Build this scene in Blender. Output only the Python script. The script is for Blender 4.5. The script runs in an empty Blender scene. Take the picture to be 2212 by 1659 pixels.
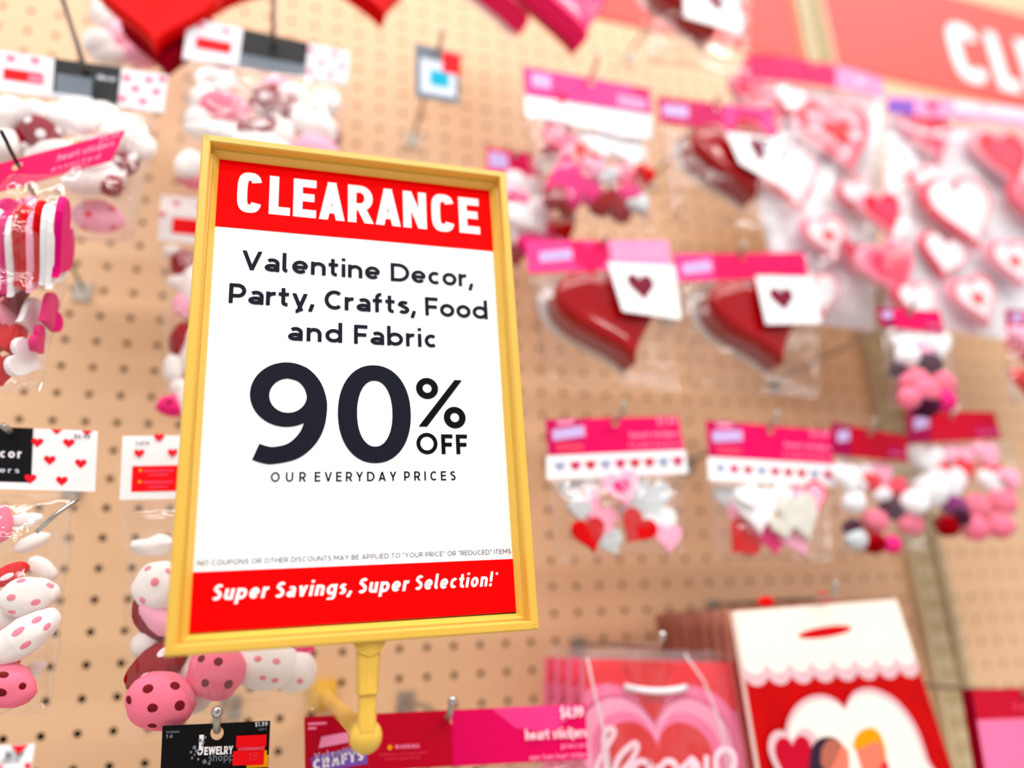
import bpy, math, random
import numpy as np
from mathutils import Vector, Matrix, noise

random.seed(7)
# ------------------------------------------------------------------ frame
# Working units are inches on the pegboard: u = right, v = up, w = out of the board.
# Peg holes sit on whole inches of (u, v).
S = 0.0254
Z0 = 1.50
def W(p):
    return (p[0]*S, -p[2]*S, Z0 + p[1]*S)
FPX = 1599.5
R = np.array([[0.95314003, -0.04237521, 0.29954705],
              [0.05482492, -0.94955295, -0.30877731],
              [0.29752029, 0.31073066, -0.9027337]])
CAM = np.array([6.42438124, -2.39879688, 28.12138655])
def at(px, py, w):
    d = R.T @ np.array([(px-1106)/FPX, (py-829.5)/FPX, 1.0])
    return CAM + d*((w-CAM[2])/d[2])
def ppi(px, py, w):
    d = R.T @ np.array([(px-1106)/FPX, (py-829.5)/FPX, 1.0])
    return FPX/((w-CAM[2])/d[2])

# ------------------------------------------------------------------ camera, world, lights
sc = bpy.context.scene
cam_d = bpy.data.cameras.new('camera')
cam = bpy.data.objects.new('camera', cam_d)
sc.collection.objects.link(cam)
def ax(v): return Vector((v[0], -v[2], v[1]))
right, up_, back = ax(R[0]), ax(-R[1]), ax(-R[2])
m = Matrix((right, up_, back)).transposed().to_4x4()
m.translation = Vector(W(CAM))
cam.matrix_world = m
cam_d.sensor_fit = 'HORIZONTAL'
cam_d.sensor_width = 36.0
cam_d.lens = FPX/2212*36.0
cam_d.clip_start = 0.02
cam_d.clip_end = 60
cam_d.dof.use_dof = True
cam_d.dof.focus_distance = 16.5*S
cam_d.dof.aperture_fstop = 1.85
sc.camera = cam

vs = sc.view_settings
vs.view_transform = 'Standard'; vs.look = 'None'; vs.gamma = 1.0
vs.use_curve_mapping = False
vs.exposure = -0.14

world = bpy.data.worlds.new('store_air'); sc.world = world
world.use_nodes = True
wn = world.node_tree.nodes['Background']
wn.inputs[0].default_value = (0.95, 0.97, 1.0, 1)
wn.inputs[1].default_value = 0.85

def area(name, c, sx, sy, power, target=None, col=(1, 0.98, 0.95)):
    l = bpy.data.lights.new(name, 'AREA'); l.shape = 'RECTANGLE'
    l.size = sx*S; l.size_y = sy*S; l.energy = power; l.color = col
    o = bpy.data.objects.new(name, l); sc.collection.objects.link(o)
    o.location = W(c)
    if target is None: target = (c[0], c[1]-10, c[2])
    d = Vector(W(target)) - Vector(W(c))
    o.rotation_euler = d.to_track_quat('-Z', 'Y').to_euler()
    return o
LIGHTS = [((20, 74, 30), 150, 7, 44), ((20, 74, 66), 150, 7, 52), ((20, 74, 100), 150, 9, 60)]
for c, a_, b_, p_ in LIGHTS:
    area('ceiling_lamp_light', c, a_, b_, p_)

# ------------------------------------------------------------------ materials
def lin(c):
    out = []
    for x in c[:3]:
        x = x/255.0
        out.append(x/12.92 if x <= 0.04045 else ((x+0.055)/1.055)**2.4)
    return tuple(out)+(1.0,)
MATS = {}
def mat(name, col, rough=0.5, spec=0.5, metal=0.0, bump=0.0, bscale=40, mott=0.0, mscale=6, coat=0.0, trans=0.0, sheen=0.0):
    if name in MATS: return MATS[name]
    m = bpy.data.materials.new(name); m.use_nodes = True
    nt = m.node_tree; b = nt.nodes['Principled BSDF']
    col = lin(col)
    b.inputs['Base Color'].default_value = col
    b.inputs['Roughness'].default_value = rough
    b.inputs['Specular IOR Level'].default_value = spec
    if 'print' in name or 'card' in name or 'logo' in name or 'label' in name or 'ink' in name or 'paper' in name or 'felt' in name or 'foam' in name:
        b.inputs['Specular IOR Level'].default_value = spec*.3
    b.inputs['Metallic'].default_value = metal
    b.inputs['Coat Weight'].default_value = coat
    b.inputs['Coat Roughness'].default_value = 0.08
    b.inputs['Sheen Weight'].default_value = sheen
    if trans: b.inputs['Transmission Weight'].default_value = trans
    tc = nt.nodes.new('ShaderNodeTexCoord')
    if mott > 0:
        n = nt.nodes.new('ShaderNodeTexNoise'); n.inputs['Scale'].default_value = mscale/S/10
        n.inputs['Detail'].default_value = 4
        nt.links.new(tc.outputs['Object'], n.inputs['Vector'])
        r = nt.nodes.new('ShaderNodeMapRange')
        r.inputs[1].default_value = 0.3; r.inputs[2].default_value = 0.7
        r.inputs[3].default_value = 1-mott; r.inputs[4].default_value = 1+mott*0.5
        nt.links.new(n.outputs['Fac'], r.inputs[0])
        mx = nt.nodes.new('ShaderNodeVectorMath'); mx.operation = 'SCALE'
        mx.inputs[0].default_value = col[:3]
        nt.links.new(r.outputs[0], mx.inputs['Scale'])
        nt.links.new(mx.outputs[0], b.inputs['Base Color'])
    if bump > 0:
        n = nt.nodes.new('ShaderNodeTexNoise'); n.inputs['Scale'].default_value = bscale/S/10
        n.inputs['Detail'].default_value = 3
        nt.links.new(tc.outputs['Object'], n.inputs['Vector'])
        bp = nt.nodes.new('ShaderNodeBump'); bp.inputs['Strength'].default_value = bump
        bp.inputs['Distance'].default_value = 0.002
        nt.links.new(n.outputs['Fac'], bp.inputs['Height'])
        nt.links.new(bp.outputs[0], b.inputs['Normal'])
    MATS[name] = m
    return m

def film_mat(name, gloss=1.0, milk=0.03, tint=(1, 1, 1), rough=0.07, bump=0.6, bscale=5):
    m = bpy.data.materials.new(name); m.use_nodes = True
    nt = m.node_tree; nt.nodes.clear()
    out = nt.nodes.new('ShaderNodeOutputMaterial')
    tr = nt.nodes.new('ShaderNodeBsdfTransparent'); tr.inputs[0].default_value = (*tint, 1)
    gl = nt.nodes.new('ShaderNodeBsdfGlossy'); gl.inputs['Roughness'].default_value = rough
    df = nt.nodes.new('ShaderNodeBsdfDiffuse'); df.inputs[0].default_value = (0.9, 0.9, 0.92, 1)
    fr = nt.nodes.new('ShaderNodeFresnel'); fr.inputs[0].default_value = 1.12
    mu = nt.nodes.new('ShaderNodeMath'); mu.operation = 'ADD'; mu.inputs[1].default_value = gloss*.03
    mu.use_clamp = True
    mi_ = nt.nodes.new('ShaderNodeMath'); mi_.operation = 'MINIMUM'; mi_.inputs[1].default_value = .3
    a = nt.nodes.new('ShaderNodeMixShader'); a.inputs[0].default_value = milk
    b = nt.nodes.new('ShaderNodeMixShader')
    tc = nt.nodes.new('ShaderNodeTexCoord')
    n = nt.nodes.new('ShaderNodeTexNoise'); n.inputs['Scale'].default_value = bscale/S/10
    n.inputs['Detail'].default_value = 3; n.inputs['Distortion'].default_value = 1.2
    bp = nt.nodes.new('ShaderNodeBump'); bp.inputs['Strength'].default_value = bump
    bp.inputs['Distance'].default_value = 0.004
    L = nt.links.new
    L(tc.outputs['Object'], n.inputs['Vector']); L(n.outputs['Fac'], bp.inputs['Height'])
    L(bp.outputs[0], gl.inputs['Normal'])
    L(fr.outputs[0], mu.inputs[0]); L(mu.outputs[0], mi_.inputs[0]); L(mi_.outputs[0], b.inputs[0])
    L(tr.outputs[0], a.inputs[1]); L(df.outputs[0], a.inputs[2])
    L(a.outputs[0], b.inputs[1]); L(gl.outputs[0], b.inputs[2]); L(b.outputs[0], out.inputs[0])
    MATS[name] = m
    return m
FILM = film_mat('clear_film', 1.7, 0.025)
FILM2 = film_mat('clear_blister', 1.2, 0.01, rough=0.1, bump=0.4)
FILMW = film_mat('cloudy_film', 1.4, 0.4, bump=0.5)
FILMH = film_mat('hazy_film', 2.0, 0.05, bump=0.8)

PEG = mat('tan_hardboard', (226, 185, 145), 0.42, 0.45, mott=0.06, mscale=1.2, bump=0.02, bscale=3)
DARK = mat('painted_hole_shade', (46, 36, 24), 0.9, 0.1)
GOLD = mat('gold_plastic', (226, 182, 74), 0.3, 0.5, mott=0.05, mscale=2, bump=0.03, bscale=8)
PAPER = mat('white_paper', (244, 246, 250), 0.45, 0.3)
SRED = mat('sign_red_print', (255, 2, 4), 0.6, 0.1)
INK = mat('charcoal_ink', (24, 26, 38), 0.55, 0.2)
INK2 = mat('black_ink', (8, 9, 12), 0.55, 0.2)
WHITE = mat('white_card', (248, 248, 252), 0.5, 0.3)
STEEL = mat('bright_steel', (190, 190, 190), 0.25, 0.5, metal=1.0)
GALV = mat('zinc_steel', (176, 170, 158), 0.45, 0.5, metal=0.7)
POST = mat('tan_painted_steel', (200, 184, 148), 0.45, 0.4, mott=0.1, mscale=4)
POSTD = mat('olive_tan_edge', (158, 134, 84), 0.5, 0.3)
BLACKC = mat('black_card', (14, 14, 17), 0.35, 0.5)
GREYC_GLARE = mat('grey_card', (112, 122, 134), 0.5, 0.4)  # grey card stock; also paints glare on the black header panels
LGREY = mat('pale_grey_card', (214, 222, 236), 0.5, 0.4)
TEAL = mat('teal_print', (0, 172, 205), 0.5, 0.3)
REDL = mat('red_label', (250, 12, 22), 0.5, 0.3)
YEL = mat('yellow_label', (255, 170, 0), 0.5, 0.3)
CORAL = mat('coral_banner', (250, 84, 78), 0.55, 0.3)
MAG = mat('magenta_card', (228, 0, 92), 0.42, 0.4)
MAGL = mat('hot_pink_print', (246, 60, 140), 0.42, 0.4)
MAGP = mat('pale_pink_print', (255, 150, 196), 0.45, 0.4)
MAGD = mat('deep_magenta_card', (196, 0, 92), 0.42, 0.4)
CRIM = mat('crimson_card', (196, 0, 40), 0.42, 0.4)
CRIMV = mat('violet_crimson_print', (160, 0, 72), 0.42, 0.4)
PURP = mat('purple_logo', (128, 84, 186), 0.5, 0.3)
LILAC = mat('lilac_logo', (200, 178, 232), 0.5, 0.3)
PINKW = mat('blush_print', (255, 214, 228), 0.5, 0.3)
HRED = mat('red_heart_print', (238, 22, 44), 0.5, 0.3)
DCARD = mat('decor_header_card', (232, 228, 238), 0.5, 0.3)
HPK = mat('faded_heart_print', (238, 120, 150), 0.5, 0.3)
GLRED = mat('glossy_dark_red', (156, 0, 8), 0.1, 0.35, coat=0.1, bump=0.3, bscale=.9)
FOILR = mat('shiny_red', (214, 0, 4), 0.45, 0.06)
FOILP = mat('shiny_hot_pink', (244, 0, 104), 0.22, 0.5, coat=0.3)
FOILC = mat('shiny_crimson', (190, 0, 48), 0.22, 0.5, coat=0.6)
FELR = mat('red_foam', (208, 0, 6), 0.7, 0.3, bump=0.2, bscale=40)
FELD = mat('dark_red_felt', (146, 0, 10), 0.9, 0.1)
FELM = mat('maroon_felt', (140, 0, 28), 0.9, 0.1)
FELW = mat('cream_plush', (246, 240, 238), 0.8, 0.2, sheen=0.3, bump=0.15, bscale=30)
FELWH = mat('white_foam', (246, 246, 250), 0.7, 0.3)
FELP = mat('pink_plush', (248, 124, 152), 0.85, 0.1, bump=0.1, bscale=20)
FELK = mat('hot_pink_foam', (240, 40, 128), 0.6, 0.3)
FELPP = mat('pale_pink_foam', (255, 178, 206), 0.6, 0.3)
FELMG = mat('magenta_foam', (222, 0, 118), 0.5, 0.4)
FELSV = mat('silver_glitter_foam', (206, 212, 216), 0.4, 0.5, bump=0.8, bscale=90)
FELKN = mat('knit_cream', (226, 224, 212), 0.85, 0.2, bump=1.0, bscale=25)
FELPU = mat('purple_plush', (142, 0, 120), 0.8, 0.1)
FELDP = mat('dark_purple_plush', (66, 4, 44), 0.8, 0.2)
DOTW = mat('white_dot', (250, 236, 240), 0.8, 0.2)
DOTP = mat('pink_dot', (246, 140, 162), 0.8, 0.2)
DOTD = mat('dark_red_dot', (116, 8, 18), 0.8, 0.2)
GRYW = mat('grey_white_card', (244, 246, 252), 0.5, 0.3, mott=0.22, mscale=5)
LACE = mat('pink_lace_edge', (252, 168, 188), 0.6, 0.3)
ROSE = mat('rose_print', (250, 66, 98), 0.6, 0.3, mott=0.1, mscale=14)
CREAM = mat('cream_paper', (255, 243, 230), 0.5, 0.3)
BLUSH = mat('blush_lace_print', (228, 186, 194), 0.5, 0.3)
BAGR = mat('red_gift_paper', (196, 0, 2), 0.5, 0.3, mott=0.12, mscale=12)
BAGP = mat('pink_gift_paper', (250, 120, 168), 0.45, 0.3)
BAGPL = mat('light_pink_gift_paper', (255, 166, 200), 0.45, 0.3)
BAGRR = mat('red_heart_gift_print', (222, 4, 16), 0.45, 0.3)
BROWN = mat('brown_paper_edge', (170, 100, 84), 0.6, 0.3)
ROPEW = mat('white_rope', (240, 232, 238), 0.7, 0.3)
ORANGE = mat('orange_hair_print', (255, 156, 0), 0.5, 0.3)
SKIN1 = mat('salmon_print', (250, 124, 100), 0.5, 0.3)
SKIN2 = mat('brown_skin_print', (184, 102, 84), 0.5, 0.3)
BLKP = mat('dark_hair_print', (52, 34, 56), 0.5, 0.3)
FLOORM = mat('store_floor_tile', (200, 196, 188), 0.3, 0.5, mott=0.05)
CEILM = mat('ceiling_tile', (236, 236, 234), 0.9, 0.1, bump=0.2, bscale=2)

# ------------------------------------------------------------------ mesh builder
class MB:
    def __init__(s): s.v = []; s.f = []; s.m = []; s.mats = []
    def mi(s, m):
        if m not in s.mats: s.mats.append(m)
        return s.mats.index(m)
    def add(s, vs_, fs, m):
        o = len(s.v); k = s.mi(m)
        s.v += [tuple(float(q) for q in p) for p in vs_]
        for f in fs: s.f.append(tuple(i+o for i in f)); s.m.append(k)
    def box(s, a, b, m):
        (x0, y0, z0), (x1, y1, z1) = a, b
        v = [(x0, y0, z0), (x1, y0, z0), (x1, y1, z0), (x0, y1, z0), (x0, y0, z1), (x1, y0, z1), (x1, y1, z1), (x0, y1, z1)]
        s.add(v, [(0, 3, 2, 1), (4, 5, 6, 7), (0, 1, 5, 4), (1, 2, 6, 5), (2, 3, 7, 6), (3, 0, 4, 7)], m)
    def tube(s, pts, r, m, n=8, cap=True):
        pts = [np.array(p, float) for p in pts]; rings = []
        rs = r if isinstance(r, (list, tuple)) else [r]*len(pts)
        ref = None
        for i, p in enumerate(pts):
            t = pts[min(i+1, len(pts)-1)]-pts[max(i-1, 0)]; t /= np.linalg.norm(t)+1e-9
            if ref is None:
                ref = np.array([0, 1, 0.]) if abs(t[1]) < 0.9 else np.array([1, 0, 0.])
            a = np.cross(t, ref); a /= np.linalg.norm(a); b = np.cross(a, t); ref = b
            rings.append([p+rs[i]*(math.cos(2*math.pi*k/n)*a+math.sin(2*math.pi*k/n)*b) for k in range(n)])
        v = [q for rr in rings for q in rr]; f = []
        for i in range(len(pts)-1):
            for k in range(n):
                f.append((i*n+k, i*n+(k+1) % n, (i+1)*n+(k+1) % n, (i+1)*n+k))
        if cap:
            f.append(tuple(range(n))[::-1]); f.append(tuple((len(pts)-1)*n+k for k in range(n)))
        s.add(v, f, m)
    def build(s, name, origin=(0, 0, 0), parent=None, smooth=False):
        me = bpy.data.meshes.new(name)
        o3 = np.array(origin, float)
        P = np.array(s.v)-o3
        vv = np.stack([P[:, 0]*S, -P[:, 2]*S, P[:, 1]*S], 1)
        me.from_pydata(vv.tolist(), [], s.f)
        for m_ in s.mats: me.materials.append(m_)
        me.polygons.foreach_set('material_index', s.m)
        if smooth: me.polygons.foreach_set('use_smooth', [True]*len(s.f))
        me.update()
        ob = bpy.data.objects.new(name, me); sc.collection.objects.link(ob)
        if parent is not None: ob.parent = parent
        else: ob.location = W(origin)
        return ob
def root(name, origin, label, cat, group=None):
    o = bpy.data.objects.new(name, None); sc.collection.objects.link(o)
    o.empty_display_size = 0.02
    o.location = W(origin); o['label'] = label; o['category'] = cat
    if group: o['group'] = group
    return o
def tag(o, label, cat, group=None):
    o['label'] = label; o['category'] = cat
    if group: o['group'] = group
def structure(o): o['kind'] = 'structure'; return o

# ------------------------------------------------------------------ stroke lettering
def arc(cx, cy, rx, ry, a0, a1, n=14, e=2.0):
    out = []
    for i in range(n+1):
        a = math.radians(a0+(a1-a0)*i/n); c, s_ = math.cos(a), math.sin(a)
        out.append((cx+rx*math.copysign(abs(c)**(2/e), c), cy+ry*math.copysign(abs(s_)**(2/e), s_)))
    return out
def ext(p, q, e=0.25, e2=None):
    e2 = e if e2 is None else e2
    d = math.hypot(q[0]-p[0], q[1]-p[1]); ux, uy = (q[0]-p[0])/d, (q[1]-p[1])/d
    return [(p[0]-ux*e, p[1]-uy*e), (q[0]+ux*e2, q[1]+uy*e2)]
CW = dict(A=.76, B=.64, C=.74, D=.78, E=.57, F=.54, G=.78, H=.74, I=0, J=.42, L=.52, M=.9, N=.76, O=.86, P=.62, R=.64, S=.58, T=.6, U=.72, V=.74, W=1.08, Y=.7)
def glyph(ch, w, sx=1.0, e=2.0, X=0.70):
    """centre-line strokes; cap height 1; returns width, strokes, clip"""
    h = w/2; clip = (-.4, 1.3)
    if ch in CW:
        B = max(CW[ch]*sx, w); clip = (0, 1); l, r, t, b = h, B-h, 1-h, h; c = B/2
        if ch == 'O': s = [arc(c, .5, c-h, .5-h, 0, 360, 32, e)]
        elif ch == 'C':
            a = 48 if e < 2.5 else 28
            s = [arc(c+(.06*sx if e < 2.5 else 0), .5, c-h+(.02 if e < 2.5 else 0), .5-h, a, 360-a, 32, e)]
        elif ch == 'D': s = [[(l, 0), (l, 1)], [(l, t), (B*.4, t)]+arc(B*.42, .5, r-B*.42, .5-h, 90, -90, 18)+[(l, b)]]
        elif ch == 'E': s = [[(l, 0), (l, 1)], [(l, t), (B, t)], [(l, .52), (B*.92, .52)], [(l, b), (B, b)]]
        elif ch == 'F': s = [[(l, 0), (l, 1)], [(l, t), (B, t)], [(l, .48), (B*.92, .48)]]
        elif ch == 'L': s = [[(l, 0), (l, 1)], [(l, b), (B, b)]]
        elif ch == 'I': s = [[(h, 0), (h, 1)]]
        elif ch == 'J': s = [[(r, 1), (r, .35)]+arc(c, .32, r-c, .32-h, 0, -150, 12)]
        elif ch == 'H': s = [[(l, 0), (l, 1)], [(r, 0), (r, 1)], [(l, .5), (r, .5)]]
        elif ch == 'T': s = [[(c, 0), (c, 1)], [(0, t), (B, t)]]
        elif ch == 'A': s = [ext((l*1.02, 0), (c, 1-h*.35)), ext((r, 0), (c, 1-h*.35)), [(B*.26, .27), (B*.74, .27)]]
        elif ch == 'V': s = [ext((l, 1), (c, h*.4)), ext((r, 1), (c, h*.4))]
        elif ch == 'Y': s = [ext((l, 1), (c, .42), .2, 0.0), ext((r, 1), (c, .42), .2, 0.0), [(c, .47), (c, 0)]]
        elif ch == 'W': s = [ext((l, 1), (B*.27, h*.4)), ext((c, .96), (B*.27, h*.4)), ext((c, .96), (B*.73, h*.4)), ext((r, 1), (B*.73, h*.4))]
        elif ch == 'N': s = [[(l, 0), (l, 1)], [(r, 0), (r, 1)], ext((l*1.05, 1), (r-l*.05, 0))]
        elif ch == 'M': s = [[(l, 0), (l, 1)], [(r, 0), (r, 1)], ext((l, 1), (c, .3), .2, 0.02), ext((r, 1), (c, .3), .2, 0.02)]
        elif ch == 'U': s = [[(l, 1), (l, .42)]+arc(c, .40, c-h, .40-h, 180, 360, 16)+[(r, 1)]]
        elif ch in 'PR':
            y1 = .42 if ch == 'R' else .38; ry = (t-y1)/2
            s = [[(l, 0), (l, 1)], [(l, t), (B*.5, t)]+arc(B*.5, y1+ry, r-B*.5, ry, 90, -90, 14)+[(l, y1)]]
            if ch == 'R': s.append(ext((B*.5, y1+.02), (r+.01, 0), 0.0, .2))
        elif ch == 'B':
            s = [[(l, 0), (l, 1)], [(l, t), (B*.48, t)]+arc(B*.48, (t+.53)/2, r-B*.52, (t-.53)/2, 90, -90, 12)+[(l, .53)],
                 [(l, .53), (B*.5, .53)]+arc(B*.5, (b+.53)/2, r-B*.5, (.53-b)/2, 90, -90, 12)+[(l, b)]]
        elif ch == 'G': s = [arc(c+.04, .5, c-h, .5-h, 48, 330, 28), [(c+.08, .47), (r+.02, .47), (r+.02, .2)]]
        elif ch == 'S':
            ry = (1-w)/4
            s = [arc(c+.01, 1-h-ry, c-h, ry, 35, 235, 16)[:13]+arc(c, h+ry, c-h, ry, 62, -145, 16)]
        return B, s, clip
    t, b = X-h, h
    if ch in 'ceo':
        B = .62*sx if ch != 'c' else .54*sx; c = B/2
        if ch == 'o': s = [arc(c, X/2, c-h, X/2-h, 0, 360, 28)]
        if ch == 'c': s = [arc(c+.04, X/2, c-h+.02, X/2-h, 50, 310, 24)]
        if ch == 'e': s = [arc(c, X/2, c-h, X/2-h, 0, 318, 26), [(h, X*.48), (B-h*.6, X*.48)]]
        clip = (0, X)
    elif ch in 'bdpqg':
        B = .66*sx; c = B/2; lo = 0; hi = X
        s = [arc(c, X/2, c-h, X/2-h, 0, 360, 28)]
        if ch == 'b': s.append([(h, 0), (h, 1.04)]); hi = 1.04
        if ch == 'd': s.append([(B-h, 0), (B-h, 1.04)]); hi = 1.04
        if ch == 'p': s.append([(h, -.28), (h, X)]); lo = -.28
        if ch in 'qg': s.append([(B-h, X), (B-h, -.06)]+(arc(c, -.06, c-h, .2, 0, -140, 12) if ch == 'g' else [(B-h, -.28)])); lo = -.3
        clip = (lo, hi)
    elif ch == 'a':
        B = .56*sx; c = B/2
        s = [[(B-h, 0), (B-h, X*.62)]+arc(c+.01, X*.62, c-h-.01, t-X*.62, 0, 140, 10),
             arc(c, X*.29, c-h, X*.29-h, 0, 360, 22)]
        clip = (0, X)
    elif ch in 'nhu':
        B = .58*sx; c = B/2; hi = 1.04 if ch == 'h' else X
        if ch == 'u': s = [[(h, X), (h, c*.9)]+arc(c, c*.9, c-h, c*.9-h, 180, 360, 12), [(B-h, 0), (B-h, X)]]
        else: s = [[(h, 0), (h, hi)], arc(c, X-c*.9, c-h, c*.9-h, 180, 0, 12)+[(B-h, 0)]]
        clip = (0, hi)
    elif ch == 'm':
        B = .92*sx; q = (B-w)/4
        s = [[(h, 0), (h, X)], arc(h+q, X-.3, q, .3-h, 180, 0, 10)+[(h+2*q, 0)], arc(h+3*q, X-.3, q, .3-h, 180, 0, 10)+[(B-h, 0)]]
        clip = (0, X)
    elif ch == 'r': B = .38*sx; s = [[(h, 0), (h, X)], arc(h+.24*sx, X-.3, .24*sx, .3-h, 180, 80, 8)]; clip = (0, X)
    elif ch == 'l': B = .27*sx; s = [[(h, 1.04), (h, .2)]+arc(h+.16, .2, .16, .2-h, 180, 265, 6)]; clip = (0, 1.04)
    elif ch == 'i': B = w; s = [[(h, 0), (h, X)], [(h, .86), (h, .86+w*.85)]]; clip = (0, 1.1)
    elif ch == 't': B = .42*sx; s = [[(.1*sx+h, .93), (.1*sx+h, .2)]+arc(.1*sx+h+.17, .2, .17, .2-h, 180, 280, 8), [(0, t), (B*.92, t)]]; clip = (0, .93)
    elif ch == 'f': B = .42*sx; s = [[(.1*sx+h, 0), (.1*sx+h, .78)]+arc(.1*sx+h+.18, .78, .18, .26-h, 180, 80, 8), [(0, t), (B*.9, t)]]; clip = (0, 1.05)
    elif ch == 'k': B = .54*sx; s = [[(h, 0), (h, 1.04)], ext((h, X*.42), (B-h, X), 0, .2), ext((h+.1, X*.5), (B-h, 0), 0, .2)]
    elif ch in 'vy':
        B = .58*sx; c = B/2
        s = [ext((h, X), (c, h*.4))]
        s.append(ext((B-h, X), (c, h*.4)) if ch == 'v' else [(B-h+.06, X+.14), (c-.02, -.08)]+arc(c-.16, -.08, .13, .14, -20, -100, 5))
        clip = (0, X) if ch == 'v' else (-.3, X)
    elif ch == 's':
        B = .48*sx; c = B/2; ry = (X-w)/4
        s = [arc(c+.01, X-h-ry, c-h, ry, 35, 235, 14)[:11]+arc(c, h+ry, c-h, ry, 62, -145, 14)]; clip = (0, X)
    elif ch == '0': B = .6*sx; s = [arc(B/2, .5, B/2-h, .5-h, 0, 360, 28, 2.2)]; clip = (0, 1)
    elif ch in '69':
        B = .6*sx; c = B/2
        if ch == '6': s = [arc(c, .31, c-h, .31-h, 0, 360, 24), arc(B*.98, .36, B*.98-h, .64-h, 180, 95, 14)]
        else: s = [arc(c, .69, c-h, .31-h, 0, 360, 24), arc(B*.02, .64, B*.98-h, .64-h, 0, -85, 14)]
        clip = (0, 1)
    elif ch == '2': B = .58*sx; s = [arc(B/2, .7, B/2-h, .3-h, 160, -30, 14)+[(h, h)], [(0, h), (B, h)]]; clip = (0, 1)
    elif ch == '4': B = .62*sx; s = [[(B*.72, 0), (B*.72, 1)], [(B*.66, .98), (h, .28)], [(0, .28), (B, .28)]]; clip = (0, 1)
    elif ch == '1': B = .32*sx; s = [[(B-h, 0), (B-h, 1)], [(0, .78), (B-h, .96)]]; clip = (0, 1)
    elif ch == '8': B = .58*sx; s = [arc(B/2, .73, B/2-h-.02, .27-h, 0, 360, 20), arc(B/2, .28, B/2-h, .28-h, 0, 360, 20)]
    elif ch == '5': B = .56*sx; s = [[(B*.95, 1-h), (h*1.4, 1-h), (h, .55)], arc(B*.45, .33, B*.55-h, .33-h, 120, -140, 18)]
    elif ch == '$': B, s, _ = glyph('S', w, sx, e); s = s+[[(B/2, -.12), (B/2, 1.12)]]; clip = (-.12, 1.12)
    elif ch == ',': B = w*1.1; s = [[(w*.8, w*1.1), (w*.1, -.2)]]; clip = (-.2, w*1.1)
    elif ch == '.': B = w*1.1; s = [[(w*.55, 0), (w*.55, w*1.1)]]
    elif ch == '!': B = w*1.1; s = [[(h, 1.02), (h, .32)], [(h, 0), (h, w*1.05)]]
    elif ch == '“': B = w*2.8; s = [[(h, .72), (w, 1)], [(w*1.9, .72), (w*2.4, 1)]]
    elif ch == '”': B = w*2.8; s = [[(h, .72), (w, 1)], [(w*1.9, .72), (w*2.4, 1)]]
    elif ch == '*': B = .34; s = [arc(.17, .85, .15, .15, 0, 360, 14), [(.13, .77), (.13, .93)], [(.13, .9), (.21, .88), (.13, .85), (.21, .77)]]
    else: B = .3; s = []
    return B, s, clip
class Poly(list):
    z = 0
def zp(pts, z):
    p = Poly(pts); p.z = z; return p
def clip_poly(poly, lo, hi):
    for sign, lim in ((1, lo), (-1, hi)):
        out = []
        for i in range(len(poly)):
            a, b = poly[i-1], poly[i]
            ia, ib = sign*(a[1]-lim) >= -1e-9, sign*(b[1]-lim) >= -1e-9
            if ia != ib:
                t = (lim-a[1])/(b[1]-a[1]); out.append((a[0]+t*(b[0]-a[0]), lim))
            if ib: out.append(b)
        poly = out
        if len(poly) < 3: return []
    return poly
def ribbon(pts, w):
    n = len(pts); h = w/2; closed = math.hypot(pts[0][0]-pts[-1][0], pts[0][1]-pts[-1][1]) < 1e-6
    P = pts[:-1] if closed else pts
    n = len(P); L_, R_ = [], []
    for i in range(n):
        if closed: a, b, c = P[i-1], P[i], P[(i+1) % n]
        else: a, b, c = P[max(i-1, 0)], P[i], P[min(i+1, n-1)]
        def nrm(p, q):
            dx, dy = q[0]-p[0], q[1]-p[1]; d = math.hypot(dx, dy)
            return None if d < 1e-9 else (-dy/d, dx/d)
        n1, n2 = nrm(a, b), nrm(b, c)
        if n1 is None: n1 = n2
        if n2 is None: n2 = n1
        if n1 is None: continue
        mx, my = n1[0]+n2[0], n1[1]+n2[1]; d = math.hypot(mx, my)
        if d < 1e-6: mx, my, k = n1[0], n1[1], 1
        else:
            mx /= d; my /= d; k = min(1/max(mx*n1[0]+my*n1[1], .35), 2)
        L_.append((b[0]+mx*h*k, b[1]+my*h*k)); R_.append((b[0]-mx*h*k, b[1]-my*h*k))
    q = []
    m_ = len(L_)
    for i in range(m_ if closed else m_-1):
        j = (i+1) % m_
        q.append([R_[i], R_[j], L_[j], L_[i]])
    return q
def text2d(txt, x0, y, cap, weight, x1=None, sx=1.0, e=2.0, track=.14, shear=0.0, space=.34, sp_w=None):
    """polygons in card inches; cap = cap height, weight = stroke as a fraction of cap height"""
    def layout(tr):
        x = 0; items = []
        for ch in txt:
            if ch == ' ': x += space*sx; continue
            B, s, c = glyph(ch, weight, sx, e); items.append((x, s, c)); x += B+tr
        return items, x-tr
    items, tot = layout(track)
    k = cap
    if x1 is not None:
        n = max(len(txt.replace(' ', ''))-1, 1); tr = track+((x1-x0)/k-tot)/n
        if tr < track*.45 or tr > track*1.8:
            tr2 = min(max(tr, track*.45), track*1.8); items, tot = layout(tr2); fx = (x1-x0)/k/tot
        else: items, tot = layout(tr); fx = 1.0
    else: fx = 1.0
    polys = []
    for x, s, c in items:
        for rank, st in enumerate(s):
            for q in ribbon(st, weight):
                q = clip_poly(q, *c)
                if len(q) >= 3:
                    polys.append(zp([(x0+((p[0]+x)*fx+p[1]*shear)*k, y+p[1]*k) for p in q], rank))
    return polys
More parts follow.
